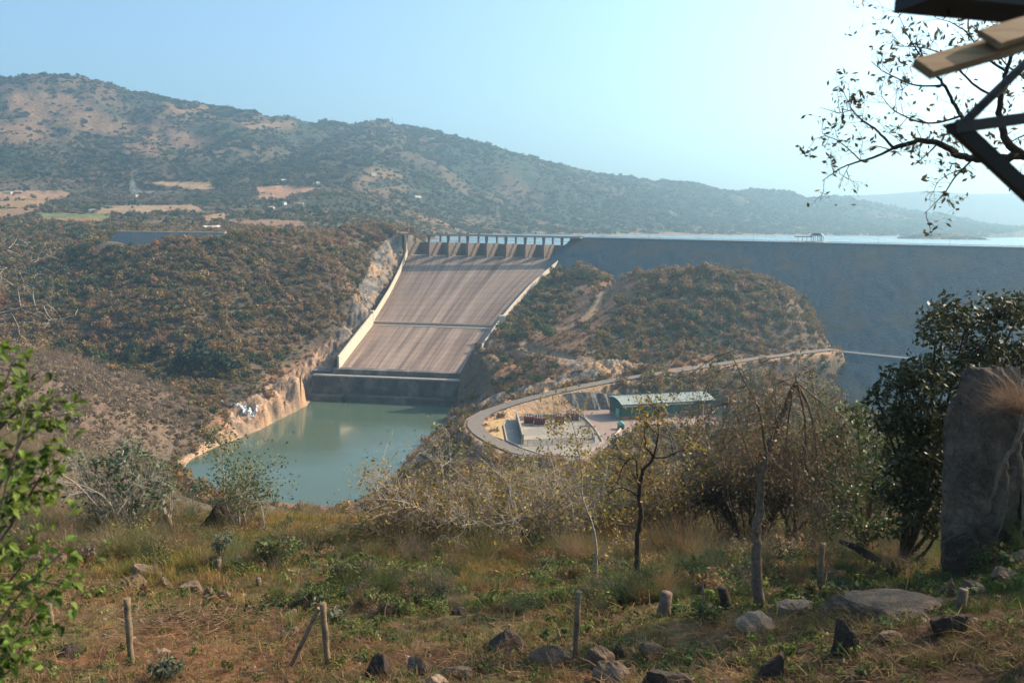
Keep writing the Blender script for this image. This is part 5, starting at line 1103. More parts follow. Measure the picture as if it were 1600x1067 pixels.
# flat pale slab and wide outcrop
def slab(x0, y0, x1, y1, th, m, label, seed, name='stone_slab'):
    a = hit((x0 + x1) / 2, (y0 + y1) / 2 + 6); D = a[1]; w = pxm(x1 - x0, D) / 2; rs = np.random.RandomState(seed); me = rock_mesh(name, rs, (w * 1.15, w * .8, th), M_RK[m], 5, .62, 8)
    o = link(bpy.data.objects.new(name, me)); o.location = a + (0, .1, th * .35); o.rotation_euler = (.12, -.05, rs.uniform(-.2, .2)); tag(o, label, 'rock slab'); return o
slab(1206, 937, 1286, 970, .26, 2, 'pale flat slab of stone right of the broken-topped tree', 5)
slab(1290, 930, 1515, 975, .30, 0, 'wide flat grey outcrop across the red brown soil', 9, 'rock_outcrop')
def streak_rock():
    m, nt, b = new_mat('streaked_rock', .92); p = pos(nt, (1, 1, .8)); n = noise(nt, 1.3, 12, .75, p, .1); c = ramp(nt, n, [(.30, (.05, .036, .027)), (.48, (.15, .105, .075)), (.70, (.30, .22, .155))])
    c = mixc(nt, c, (.17, .075, .04), ramp(nt, noise(nt, .9, 5, .6, p), [(.55, (0, 0, 0)), (.68, (.7, .7, .7))])); c = mixc(nt, c, ramp(nt, noise(nt, 14, 6, .75, pos(nt)), [(.35, (.6, .6, .6)), (.65, (1.25, 1.25, 1.25))]), .8, 'MULTIPLY')
    dn = N(nt, 'ShaderNodeTexNoise', i_Scale=1.5, i_Detail=6.); nt.links.new(pos(nt), dn.inputs['Vector']); ad = N(nt, 'ShaderNodeMix', data_type='VECTOR', i_0=.45); nt.links.new(pos(nt, (1, 1, .6)), ad.inputs[4]); nt.links.new(dn.outputs['Color'], ad.inputs[5])
    vo = N(nt, 'ShaderNodeTexVoronoi', feature='DISTANCE_TO_EDGE', i_Scale=1.3); nt.links.new(ad.outputs[1], vo.inputs['Vector']); cr = ramp(nt, vo.outputs['Distance'], [(0, (.12, .12, .12)), (.035, (.75, .75, .75)), (.09, (1, 1, 1))])
    c = mixc(nt, c, cr, .22, 'MULTIPLY'); h = mixc(nt, mixc(nt, n, noise(nt, 7, 8, .75, pos(nt)), .5), cr, .25, 'MULTIPLY')
    nt.links.new(c, b.inputs['Base Color']); bump(nt, b, h, 1.0, .25); return m
M_RK.append(streak_rock())
def rockmass(name, parts, m, label):
    root = empty(name, P(1540, 868, 21.), label, 'rock')
    for k, (x, y, w, h, D, rz, sd) in enumerate(parts):
        me = rock_mesh('rock_face' if k else 'rock_body', np.random.RandomState(sd), (pxm(w, D) / 2 * 1.25, pxm(w, D) / 2 * 1.05, pxm(h, D) / 2 * 1.2), M_RK[m[k]], 6, .74, 9); o = link(bpy.data.objects.new(me.name, me), root); o.location = P(x, y, D) - np.array(root.location); o.rotation_euler = (0, RAD(rz), k * .9)
rockmass('tall_rock', [(1541, 722, 122, 372, 21.2, 2, 8), (1632, 775, 128, 250, 20.9, 0, 14), (1655, 700, 150, 190, 21.9, 0, 17), (1500, 840, 60, 80, 20.9, 0, 23)], (3, 3, 3, 3), 'towering upright grey brown rock with dry grass on its shoulder')
_o = bpy.data.objects['tall_rock']; T = Twigs(_o.location)
for pts, r in ((PP([20.0, 19.9, 19.9, 20.0], (1603, 640), (1590, 690), (1560, 735), (1545, 800)), .07), (PP([19.9, 19.8, 19.9], (1590, 690), (1600, 760), (1596, 850)), .06), (PP([19.9, 19.9, 20.], (1572, 722), (1575, 780), (1556, 850)), .035)):
    q = resample(pts, 20); q[1:-1] += np.random.RandomState(3).normal(size=(18, 3)) * .02; T.tube(q, r, r * .35, 7)
T.build('clinging_root', M_TWIG, _o)
def tallrock():
    D = 21.; c = P(1560, 700, D); b = hit(1545, 868); rs = np.random.RandomState(8); H = pxm(345, D)
    me = rock_mesh('tall_rock', rs, (1.55, 1.3, H * .60), M_RK[0], 5, .74, 9); o = link(bpy.data.objects.new('tall_rock', me)); zc = P(1560, 545, D)[2] - H * .56
    o.location = (P(1568, 700, D)[0], D + .5, zc); o.rotation_euler = (0, RAD(3), .3); tag(o, 'towering upright grey brown rock with dry grass on its shoulder', 'rock')
    return o
# ---------------------------------------------------------------- trees
D = 22.; q = hit(1002, 921); D = q[1]
Z2 = lambda pts, D, s=3.2, x0=780, y0=640: [P(x0 + a / s, y0 + b / s, D + (c[0] if c else 0)) for a, b, *c in pts]
tree('slender_tree', q, 'slender crooked black-trunked tree with sparse ochre leaves in front of the power house', 'tree', None, [
    (Z2([(708, 925), (690, 820), (690, 700), (692, 620), (712, 540), (700, 450), (700, 400), (713, 330), (716, 296)], D), .085, .052), (Z2([(716, 300), (740, 280), (768, 255), (768, 225), (745, 200), (725, 190), (735, 160)], D), .05, .02), (Z2([(770, 240), (782, 200), (788, 160), (800, 120), (790, 60, .3), (800, 0)], D), .032, .008),
    (Z2([(775, 240), (820, 240), (850, 238), (890, 205), (940, 200), (990, 205)], D), .026, .007), (Z2([(692, 430), (650, 400), (600, 385), (560, 412), (520, 440)], D), .03, .008), (Z2([(700, 370), (670, 330), (640, 288)], D), .02, .01), (Z2([(690, 345), (690, 300), (688, 240), (660, 235), (610, 290), (600, 350), (560, 400)], D), .026, .008),
    (Z2([(682, 592), (640, 578), (570, 578), (520, 560)], D), .018, .005), (Z2([(735, 165), (720, 120), (740, 60), (730, -20)], D), .016, .005)],
    M_BARK_D, L_OCHRE, 650, .07, .10, dict(tw=4.5, tl=.75, tr=.010, rmin=.003, lev=1, nb=3, **{'from': .35}, skip0=.12, up=.3, twig=M_BARK_D), 3)
q = hit(1186, 946); D = q[1]
tree('broken_tree', q, 'leaning brown tree with a snapped splintered top and a tangle of hanging dry twigs', 'tree', None, [
    (PP(D, (1187, 955), (1182, 900), (1180, 860), (1186, 800), (1190, 740), (1200, 695), (1222, 645), (1246, 596)), .135, .05), (PP(D, (1196, 705), (1192, 670), (1188, 640), (1172, 610), (1158, 585), (1140, 550)), .035, .008), (PP(D - .1, (1246, 600), (1256, 640), (1262, 690), (1254, 730), (1262, 770)), .03, .006), (PP(D + .1, (1248, 604), (1268, 640), (1276, 700), (1280, 760), (1284, 800)), .035, .006),
    (PP(D - .2, (1240, 606), (1232, 650), (1228, 700), (1224, 750)), .025, .005), (PP(D, (1244, 598), (1243, 585)), .03, .004), (PP(D, (1248, 600), (1275, 622), (1300, 640), (1320, 700)), .02, .004), (PP(D, (1188, 745), (1165, 700), (1150, 640), (1130, 600)), .02, .005), (PP(D, (1205, 690), (1215, 640), (1210, 600), (1185, 560)), .02, .005)],
    M_BARK_B, L_BROWN, 2600, .045, .10, dict(tw=7, tl=1.1, tr=.011, rmin=.0035, lev=2, nb=3, skip0=.15, up=-.5, grav=-.18, **{'from': .25}, twig=M_TWIG), 4)
q = hit(931, 912); D = q[1]
tree('thin_tree', q, 'thin pale sapling with a forked stem left of the slender black tree', 'tree', None, [
    (PP(D, (933, 915), (932, 870), (931, 840), (925, 812), (912, 788), (907, 765), (910, 735), (903, 700), (896, 660), (885, 640)), .045, .010), (PP(D, (934, 872), (945, 855), (960, 845), (982, 842)), .025, .006), (PP(D, (928, 900), (926, 880), (930, 868)), .02, .01), (PP(D, (905, 720), (890, 700), (870, 680)), .012, .004)],
    M_BARK_W, L_OCHRE, 1000, .06, .12, dict(tw=4, tl=.8, tr=.005, lev=1, nb=3, up=.2, **{'from': .55}), 6)
# the arching dark shrub
q = hit(1165, 866); D = q[1]; rs = np.random.RandomState(4); sk = []
for k in range(11):
    e = (1010 + rs.rand() * 60 + k * 6, 790 + rs.rand() * 40 - k * 4); a = (lerp(1165, e[0], .5), lerp(860, e[1], .5) - 55 - rs.rand() * 20); sk.append((PP([D, D - .2, D + rs.normal() * .3, D + rs.normal() * .5], (1165, 868), (1145, 830 - 3 * k), a, e), .075 * rs.uniform(.6, 1), .010))
for e in ((1150, 740), (1175, 745), (1215, 720), (1235, 760), (1190, 700)): sk.append((PP([D, D, D], (1168, 868), (lerp(1168, e[0], .4), 810), e), .045, .01))
tree('arching_bush', q, 'dark leafless bush whose branches arch over to the left', 'bush', None, sk, M_BARK_D, L_BROWN, 300, .04, .1, dict(tw=4, tl=.8, tr=.013, rmin=.004, lev=2, nb=3, up=-.1, grav=-.05, twig=M_BARK_D), 7)
# spreading pale-stemmed trees beyond the brow
for i, (x, y, hp, wp, seed, lb, lm, nl) in enumerate([(700, 862, 120, 150, 1, 'spreading pale-branched tree with yellow leaves nearest the pool', L_OCHRE, 3000), (812, 862, 118, 130, 2, 'spreading pale-branched tree with yellow leaves below the paved loop', L_OCHRE, 2600),
      (752, 850, 85, 90, 3, 'low dark-stemmed tree between two spreading pale-branched trees', L_OLIVE, 1400), (880, 850, 105, 110, 4, 'twiggy olive tree behind the thin pale sapling', L_OLIVE, 1900), (968, 850, 85, 100, 5, 'twiggy brown tree behind the slender black trunk', L_BROWN, 1700),
      (1060, 860, 150, 130, 6, 'tall twiggy tree with ochre leaves in front of the power house right end', L_OCHRE, 2400), (1130, 850, 215, 120, 7, 'tall loose tree reaching above the access road end', L_OLIVE, 2400), (1290, 858, 220, 150, 8, 'broad olive green tree between the broken tree and the dark evergreen', L_OLIVE, 6000), (1235, 862, 190, 110, 10, 'brown twiggy tree just right of the broken-topped tree', L_BROWN, 3600), (1180, 858, 170, 100, 11, 'ochre leaved tree directly behind the broken-topped tree', L_OCHRE, 1200), (1030, 856, 120, 90, 12, 'grey branched tree behind the arching dark bush', L_OLIVE, 1500), (1330, 862, 180, 90, 13, 'olive tree partly behind the dark evergreen', L_OLIVE, 4000), (640, 858, 50, 90, 9, 'low brown thicket tree at the pool corner', L_BROWN, 2200)]):
    b = hit(x, y); D = b[1]; H = pxm(hp, D); W = pxm(wp, D); rs = np.random.RandomState(seed + 60)
    tree('spreading_tree', b, lb, 'tree', 'twiggy trees beyond the brow', rnd_skel(b, rs, 7, H, W, .075 * D / 38), (M_BARK_W, M_BARK_W, M_BARK_D, M_BARK_W, M_TWIG, M_BARK_B, M_BARK_W, M_BARK_B, M_BARK_B, M_BARK_B, M_BARK_W, M_BARK_B, M_TWIG)[i], lm, int(nl * .68), .10 * D / 38, .25, dict(tw=4.2, tl=1.3, tr=.020, rmin=.006, lev=2, nb=3, up=.2, twig=(M_BARK_W if i in (0, 1, 3) else M_TWIG)), seed + 60)
# dark evergreen
def clumptree(name, base, label, cat, clumps, D, bark, lm, dens, lsize, seed, r0=.14, group=None, extra=None):
    rs = np.random.RandomState(seed); root = empty(name, base, label, cat, group); T = Twigs(base); V = []; A = []
    mid = base + np.array([0, 0, .5])
    for (x, y, r, *dd) in clumps:
        c = P(x, y, D + (dd[0] if dd else 0)); rr = pxm(r, D); m = lerp(base, c, .5) + rs.normal(size=3) * .25; m[0] = lerp(base[0], c[0], .3)
        pts = resample([base - (0, 0, .2), lerp(base, m, .5), m, lerp(m, c, .6), c], 16); T.tube(pts, r0 * rs.uniform(.5, 1), .02, 7)
        n = int(dens * rr * rr * rr ** .3); d = rs.normal(size=(n, 3)); d /= np.linalg.norm(d, axis=1)[:, None]; rad = rr * rs.uniform(.35, 1.08, n) ** .6
        wob = 1 + .7 * (fbm(d[:, 0] * 2 + x, d[:, 1] * 2 + d[:, 2] * 2, seed, 3) - .5) * 2
        V.append((c + d * (rad * wob)[:, None] * (1, 1, .85), d))
        for k in range(int(14 * rr) + 4): e = c + rs.normal(size=3) * rr * .55; T.tube(resample([c, (c + e) / 2 + rs.normal(size=3) * .08, e], 6), .02, .004, 3)
    T.build('trunk', bark, root); c = np.concatenate([a for a, d in V]); d = np.concatenate([d for a, d in V])
    Vq, f = quads(len(c), rs, c, lsize, .25, 1.8, d * .5); mesh_np('crown', Vq - base, f, lm, root); return root
b = hit(1408, 880); De = 24.
clumptree('evergreen_tree', b, 'dark glossy-leaved evergreen tree standing beside the towering rock', 'tree', [(1478, 492, 38, 1), (1462, 520, 30), (1510, 505, 26, 1), (1560, 488, 42, 1.5), (1598, 480, 36, 2), (1530, 545, 46, 2), (1580, 560, 50, 2.5), (1440, 590, 40), (1480, 580, 44, 1), (1405, 600, 30), (1430, 650, 48, .3), (1475, 660, 50, .8), (1395, 660, 34), (1450, 715, 50, .2), (1410, 720, 34), (1480, 745, 42, .5), (1395, 770, 30, .3), (1440, 790, 44), (1470, 820, 30), (1370, 620, 20), (1640, 560, 60, 3), (1530, 620, 50, 3)], De, M_BARK_D, L_DARK, 1250, .095, 5)
b = hit(1345, 872)
clumptree('green_bush', b, 'looser mid green bush left of the dark evergreen', 'bush', [(1340, 650, 34, 2), (1370, 690, 34, 1), (1330, 710, 34, 2), (1300, 680, 26, 2), (1365, 750, 34), (1320, 780, 34, 1), (1390, 820, 26), (1350, 830, 30), (1285, 740, 30, 2), (1290, 810, 30)], 27., M_BARK_B, L_MID, 620, .10, 6, .07)
# left bush beyond the brow, others
b = hit(205, 838, 3, 60)
clumptree('grey_green_tree', b, 'broad grey green tree at the brow beside the left end of the pool', 'tree', [(150, 735, 34), (195, 722, 36), (235, 742, 30), (180, 770, 40), (225, 785, 34), (130, 770, 30), (160, 800, 34), (250, 765, 22), (205, 700, 20), (115, 720, 24)], b[1], M_BARK_W, L_GREY, 170, .15, 7, .09)
b = hit(262, 838, 3, 60)
clumptree('yellow_green_bush', b, 'yellow green bush touching the right side of the grey green tree', 'bush', [(262, 735, 18), (250, 755, 20), (268, 760, 14), (245, 720, 14), (225, 715, 14)], b[1] + 1, M_BARK_W, L_OLIVE, 230, .13, 8, .05)
rs = np.random.RandomState(3); b = hit(185, 838, 3, 60)
tree('bare_tree', b, 'leafless pale twiggy tree behind the broad grey green tree', 'tree', None, rnd_skel(b, rs, 6, pxm(150, b[1]), pxm(110, b[1]), .06), M_BARK_W, None, 0, opt=dict(tw=4, tl=1.4, tr=.012, lev=2, nb=3), seed=9)
b = hit(372, 832, 3, 60); rs = np.random.RandomState(5)
tree('wispy_tree', b, 'wispy olive tree with bare upper twigs in front of the pool', 'tree', None, rnd_skel(b, rs, 5, pxm(105, b[1]), pxm(55, b[1]), .05, (.1, 0)) + [([b, P(348, 780, b[1]), P(352, 745, b[1]), P(344, 715, b[1]), P(356, 690, b[1])], .05, .012)], M_BARK_W, L_OLIVE, 2300, .09, .3, dict(tw=4, tl=1.0, tr=.010, lev=2, nb=3, up=.25), 10)
b = hit(415, 832, 3, 60)
clumptree('yellow_green_bush', b, 'small yellow green bush against the pool near the sandy bank', 'bush', [(420, 768, 16), (405, 775, 18), (390, 762, 14)], b[1], M_BARK_W, L_OLIVE, 180, .12, 12, .04)
for x, y, r, h, lm, lb, sd in ((345, 890, 24, 60, L_GREY, 'upright grey green shrub above the round boulders', 1), (428, 888, 40, 62, L_OLIVE, 'large round leafy shrub below the sandy bank', 2), (262, 1062, 34, 30, L_GREY, 'low blue green bush on the bare ground near the bottom edge', 3), (245, 892, 26, 18, L_MID, 'low dark shrub behind the long low boulder', 4), (272, 890, 10, 14, L_GREEN, 'tiny bright lime shrub beside a low dark one', 5),
      (485, 950, 22, 18, L_GREY, 'small round grey green bush above the leaning brace', 6), (525, 968, 16, 16, L_GREY, 'second small grey green bush, right of the leaning brace', 7), (605, 960, 12, 18, L_MID, 'small dark green bush in the grass above the slope stones', 8), (590, 925, 12, 12, L_GREY, 'tiny grey green bush in the middle of the grass', 9), (545, 915, 38, 46, L_OLIVE, 'pale green leafy bush in the tall grass', 10),
      (655, 850, 34, 26, L_MID, 'flat dark green bush among pale twigs under the yellow-leaved trees', 11), (1105, 975, 26, 34, L_MID, 'leafy green weed clump between the two stumps', 12), (1400, 905, 22, 24, L_MID, 'green weed clump in shade left of the dark stone block', 13), (935, 780, 14, 26, L_DARK, 'small dark green cypress-like bush left of the slender tree', 14)):
    b = hit(x, y, 3, 60); D = b[1]; rs = np.random.RandomState(sd); W = r
    cl = [(x + rs.uniform(-.55, .55) * r, y - h * rs.uniform(.2, .85), r * rs.uniform(.42, .66), rs.uniform(-.3, .3)) for k in range(7)]
    clumptree('shrub', b, lb, 'shrub', cl, D, M_BARK_B, lm, 1100 if D < 30 else 520, (.075 if D < 30 else .11), sd + 40, .025, 'leafy shrubs on the near slope')
# fallen log
q = hit(1395, 893); o = MB(q); p2 = P(1312, 845, q[1] + 1.5); o.tube([q, lerp(q, p2, .3) + (0, 0, .05), lerp(q, p2, .7) + (0, 0, .1), p2], [.16, .15, .12, .07], 9); lg = o.build('fallen_log', M_BARK_D, None, True); lg.location = q; tag(lg, 'dark fallen log lying in the shade of the olive green tree', 'log')
# bare branches reaching in at the left edge
rs = np.random.RandomState(12); b = P(-75, 560, 13.); b = np.array([b[0], 13., gz(b[0], 13.)])
tree('dead_tree', b, 'leafless dead tree reaching bare grey branches in from the left edge', 'tree', None, [([b, P(-90, 700, 13.), P(-75, 560, 13.), P(-60, 430, 13.), P(-50, 340, 13.)], .09, .03),
    (PP(13., (-70, 520), (-20, 495), (10, 488), (35, 480), (60, 478), (85, 468)), .03, .006), (PP(12.6, (-62, 450), (-20, 428), (0, 422), (30, 415), (58, 407)), .024, .004), (PP(13.3, (-55, 400), (-20, 395), (0, 392), (25, 386), (45, 384)), .02, .004), (PP(13.3, (-50, 380), (-20, 360), (0, 352), (12, 340)), .02, .004), (PP(12.8, (-62, 430), (-10, 415), (20, 420), (45, 428)), .016, .004),
    (PP(12.8, (32, 478), (28, 455), (26, 442), (45, 448)), .010, .006), (PP(12.8, (55, 478), (50, 458), (54, 450)), .009, .006), (PP(12.8, (68, 478), (72, 490), (82, 500)), .009, .005)],
    M_BARK_W, None, 0, opt=dict(tw=4, tl=.42, tr=.007, lev=1, nb=2, spread=.8, up=.1, skip0=.05, **{'from': .3}), seed=13)
# ---------------------------------------------------------------- bright shrub close by on the left
def bigleaf(rs, c, d, n_, L):
    """pointed folded leaf along d with normal n_"""
    w = np.cross(d, n_); w /= np.linalg.norm(w) + 1e-9; n_ = np.cross(w, d); W = L * rs.uniform(.26, .36); dr = -.18 * L
    a = [c, c + d * L * .3 + w * W * .85 + n_ * W * .35, c + d * L * .62 + w * W * .8 + n_ * (W * .3 + dr * .3), c + d * L + n_ * dr, c + d * L * .62 - w * W * .8 + n_ * (W * .3 + dr * .3), c + d * L * .3 - w * W * .85 + n_ * W * .35, c + d * L * .35, c + d * L * .68 + n_ * dr * .35]
    return a, [(0, 1, 6), (1, 2, 7, 6), (2, 3, 7), (3, 4, 7), (4, 5, 6, 7), (5, 0, 6)]
def near_shrub():
    rs = np.random.RandomState(21); D0 = 4.6; bx = P(-40, 1000, D0); base = np.array([bx[0], D0, gz(bx[0], D0)])
    root = empty('leafy_shrub', base, 'bright green leafy shrub close at the left edge, blurred, catching the sun', 'shrub'); T = Twigs(base); V = []; Fc = []
    limbs = [((-75, 1100), (-35, 960), (10, 860), (30, 760), (60, 660), (70, 575)), ((-60, 1080), (-10, 900), (-5, 800), (8, 700), (10, 620), (5, 560)), ((-60, 1100), (10, 990), (50, 930), (85, 890), (125, 860), (140, 845)), ((-40, 1010), (10, 940), (60, 880), (85, 850), (80, 830)), ((-60, 1100), (0, 1050), (40, 1010), (62, 985)),
             ((0, 880), (40, 820), (70, 770), (95, 730), (105, 700)), ((-50, 900), (0, 800), (40, 720), (75, 650), (105, 620)), ((20, 800), (60, 760), (100, 745), (118, 715)), ((-60, 1150), (-10, 1080), (20, 1060), (50, 1040)), ((30, 920), (80, 905), (120, 915), (150, 912)), ((-60, 900), (-20, 760), (-10, 680), (30, 600), (45, 560)), ((10, 680), (50, 640), (95, 640), (110, 650)), ((-60, 1000), (-10, 980), (40, 1000), (75, 960))]
    for li, l in enumerate(limbs):
        dd = rs.uniform(-.35, .35); pts = resample([P(x - 22, y, D0 + dd + rs.normal() * .04) for x, y in l], 26); T.tube(pts, .012, .003, 6)
        i = 6 if li != 4 else 3
        while i < 26:
            for s in range(rs.randint(1, 4)):
                t = pts[min(i, 25)] - pts[i - 1]; t /= np.linalg.norm(t); x = rs.normal(size=3); x -= t * (x @ t); x /= np.linalg.norm(x); d = t * rs.uniform(.3, .9) + x * .8 + np.array([0, 0, .12]); d /= np.linalg.norm(d)
                st = rs.uniform(.01, .16) if rs.rand() < .6 else rs.uniform(.1, .28); e = pts[min(i, 25)] + d * st; T.tube([pts[min(i, 25)], (pts[min(i, 25)] + e) / 2 + rs.normal(size=3) * .008, e], .003, .0015, 3)
                for k in range(rs.randint(3, 7)):
                    ld = d + rs.normal(size=3) * .7; ld[2] -= .1; ld /= np.linalg.norm(ld); nn = np.array([.2, 0, 1.]) + rs.normal(size=3) * .45; a, f = bigleaf(rs, e - d * st * rs.uniform(0, .35), ld, nn, rs.uniform(.03, .085)); n0 = len(V); V += a; Fc += [tuple(q + n0 for q in ff) for ff in f]
            i += rs.randint(1, 3)
    T.build('stem', M_BARK_B, root); mesh_np('foliage', np.array(V) - base, Fc, L_GREEN, root)
near_shrub()
# ---------------------------------------------------------------- overhanging tree, top right
def overhang():
    s, x0 = 3.139, 1240; D0 = 11.; Q = lambda pts, D=D0: [P(x0 + a / s, b / s, D + (c[0] if c else 0)) for a, b, *c in pts]
    gx = P(1760, 300, 12.)[0]; base = np.array([gx, 12., gz(gx, 12.)])
    lim = [([base, P(1760, 700, 12.), P(1745, 480, 12.), P(1730, 300, 11.5), P(1740, 100, 11.)], .20, .08), (Q([(1500, 900), (1300, 800), (1130, 752), (1060, 770), (1000, 782), (900, 782), (820, 778), (780, 745), (730, 712), (660, 690), (610, 680), (560, 712), (490, 727)]), .075, .028), (Q([(490, 727), (440, 755), (400, 772), (330, 790), (250, 815), (190, 850), (140, 890)]), .02, .004), (Q([(485, 722), (430, 660), (385, 620), (330, 590), (285, 540), (262, 490), (240, 440)]), .018, .004),
           (Q([(1120, 760), (1060, 720), (1025, 660), (1020, 600), (1005, 540), (1020, 460), (1045, 340), (1090, 230), (1080, 120)]), .055, .012), (Q([(1010, 780), (900, 690), (850, 610), (820, 570), (775, 490), (745, 420), (700, 365), (640, 300), (600, 200)], D0 + .3), .04, .008), (Q([(820, 570), (730, 600), (640, 610), (560, 580), (480, 540), (430, 470)], D0 - .2), .015, .004), (Q([(745, 420), (660, 425), (580, 420), (500, 380), (430, 350), (380, 300)]), .014, .004), (Q([(1015, 480), (900, 440), (800, 330), (720, 250), (600, 230), (490, 225)], D0 + .4), .018, .004),
           (Q([(1040, 350), (930, 280), (860, 160), (780, 110), (700, 90)], D0 + .2), .018, .004), (Q([(640, 300), (560, 180), (520, 90), (510, 50)]), .010, .003), (Q([(860, 160), (850, 90), (900, 40), (1000, 60)], D0 + .3), .012, .004), (Q([(470, 735), (400, 712), (370, 725)]), .008, .003), (Q([(700, 712), (680, 735), (640, 770), (595, 808)]), .012, .003), (Q([(880, 782), (830, 830), (780, 880), (750, 940), (690, 1000), (640, 1050)]), .014, .003), (Q([(830, 830), (770, 850), (720, 880), (700, 900)]), .008, .003),
           (Q([(330, 790), (280, 740), (220, 690), (150, 660), (90, 690)]), .009, .003), (Q([(285, 540), (220, 560), (180, 540), (130, 530)]), .007, .003), (Q([(1300, 800), (1200, 880), (1080, 850), (980, 820)]), .02, .005), (Q([(1500, 500), (1300, 450), (1150, 400), (1050, 330), (980, 240)], D0 + .5), .035, .006), (Q([(1500, 100), (1300, 90), (1150, 110), (1000, 90), (900, 60)], D0 + .5), .03, .005), (Q([(1400, 650), (1250, 640), (1130, 660), (1060, 700)], D0), .03, .006)]
    for k in range(7):   # crown beyond the frame
        rs = np.random.RandomState(k); lim.append(([P(1740, 200 + 40 * k, 11.5), P(1820, 100, 11 + rs.normal()), P(1850 + 60 * k, -80 + 50 * rs.normal(), 10 + 2 * rs.normal())], .05, .01))
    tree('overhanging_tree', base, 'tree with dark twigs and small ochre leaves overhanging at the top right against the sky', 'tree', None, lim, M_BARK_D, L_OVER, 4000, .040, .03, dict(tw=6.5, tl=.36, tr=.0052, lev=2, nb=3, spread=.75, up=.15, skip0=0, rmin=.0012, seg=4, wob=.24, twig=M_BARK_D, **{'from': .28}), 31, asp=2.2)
overhang()
# ---------------------------------------------------------------- corner of the lodge roof frame
M_BLK = rough_mat('black_painted_steel', (.008, .007, .007), (.02, .016, .015), 6, .55, .1, .01)
M_PLANK = rough_mat('sawn_plank_wood', (.20, .115, .055), (.34, .21, .115), 5, .8, .3, .01, 8, .2, (.24, .13, .07), 2, (1, 6, 6))
M_POLE = rough_mat('grey_weathered_pole', (.04, .035, .032), (.13, .11, .10), 18, .9, .6, .01)
def beam(pts, w, t, name, mat, root, org, D):
    a, c = P(*pts[0], D), P(*pts[1], D + .25); d = (c - a); d /= np.linalg.norm(d); u = np.cross(d, np.array([0, 1., 0])); u /= np.linalg.norm(u); v = np.cross(d, u); b = MB(org)
    hw = pxm(w, D) / 2; ht = t / 2; b.prism([a + u * hw + v * ht, a - u * hw + v * ht, a - u * hw - v * ht, a + u * hw - v * ht], [c + u * hw + v * ht, c - u * hw + v * ht, c - u * hw - v * ht, c + u * hw - v * ht]); b.build(name, mat, root)
fo = P(1600, 180, 3.6); fr_ = empty('roof_frame', fo, 'corner of a roof frame with black steel braces, a tan plank and a weathered pole', 'roof frame')
beam([(1486, 201), (1800, 158)], 17, .06, 'steel_beam', M_BLK, fr_, fo, 3.6)
beam([(1493, 196), (1760, 445)], 22, .05, 'steel_brace', M_BLK, fr_, fo, 3.62)
b = MB(fo); b.tube([P(1500, 198, 3.7), P(1550, 150, 3.72), P(1610, 92, 3.8), P(1760, -55, 3.9)], pxm(7, 3.7), 10); b.build('pole', M_POLE, fr_, True)
beam([(1430, -6), (1900, 40)], 26, .25, 'roof_edge', M_BLK, fr_, fo, 3.3)
b = MB(fo); b.tube([P(1482, -20, 3.35), P(1482, 28, 3.35)], .006, 6); b.build('hanging_rod', M_BLK, fr_)
def plank(p0, p1, w, t, D0, D1):
    a, c = P(*p0, D0), P(*p1, D1); d = (c - a) / np.linalg.norm(c - a); u = np.array([0, .75, .66]); u -= d * (u @ d); u /= np.linalg.norm(u); v = np.cross(d, u); b = MB(fo); b.prism([a + u * w + v * t, a - u * w + v * t, a - u * w - v * t, a + u * w - v * t], [c + u * w + v * t, c - u * w + v * t, c - u * w - v * t, c + u * w - v * t]); b.build('plank', M_PLANK, fr_)
plank((1441, 108), (1760, 18), .045, .016, 3.0, 3.35); plank((1545, 62), (1760, -5), .05, .012, 3.06, 3.3)
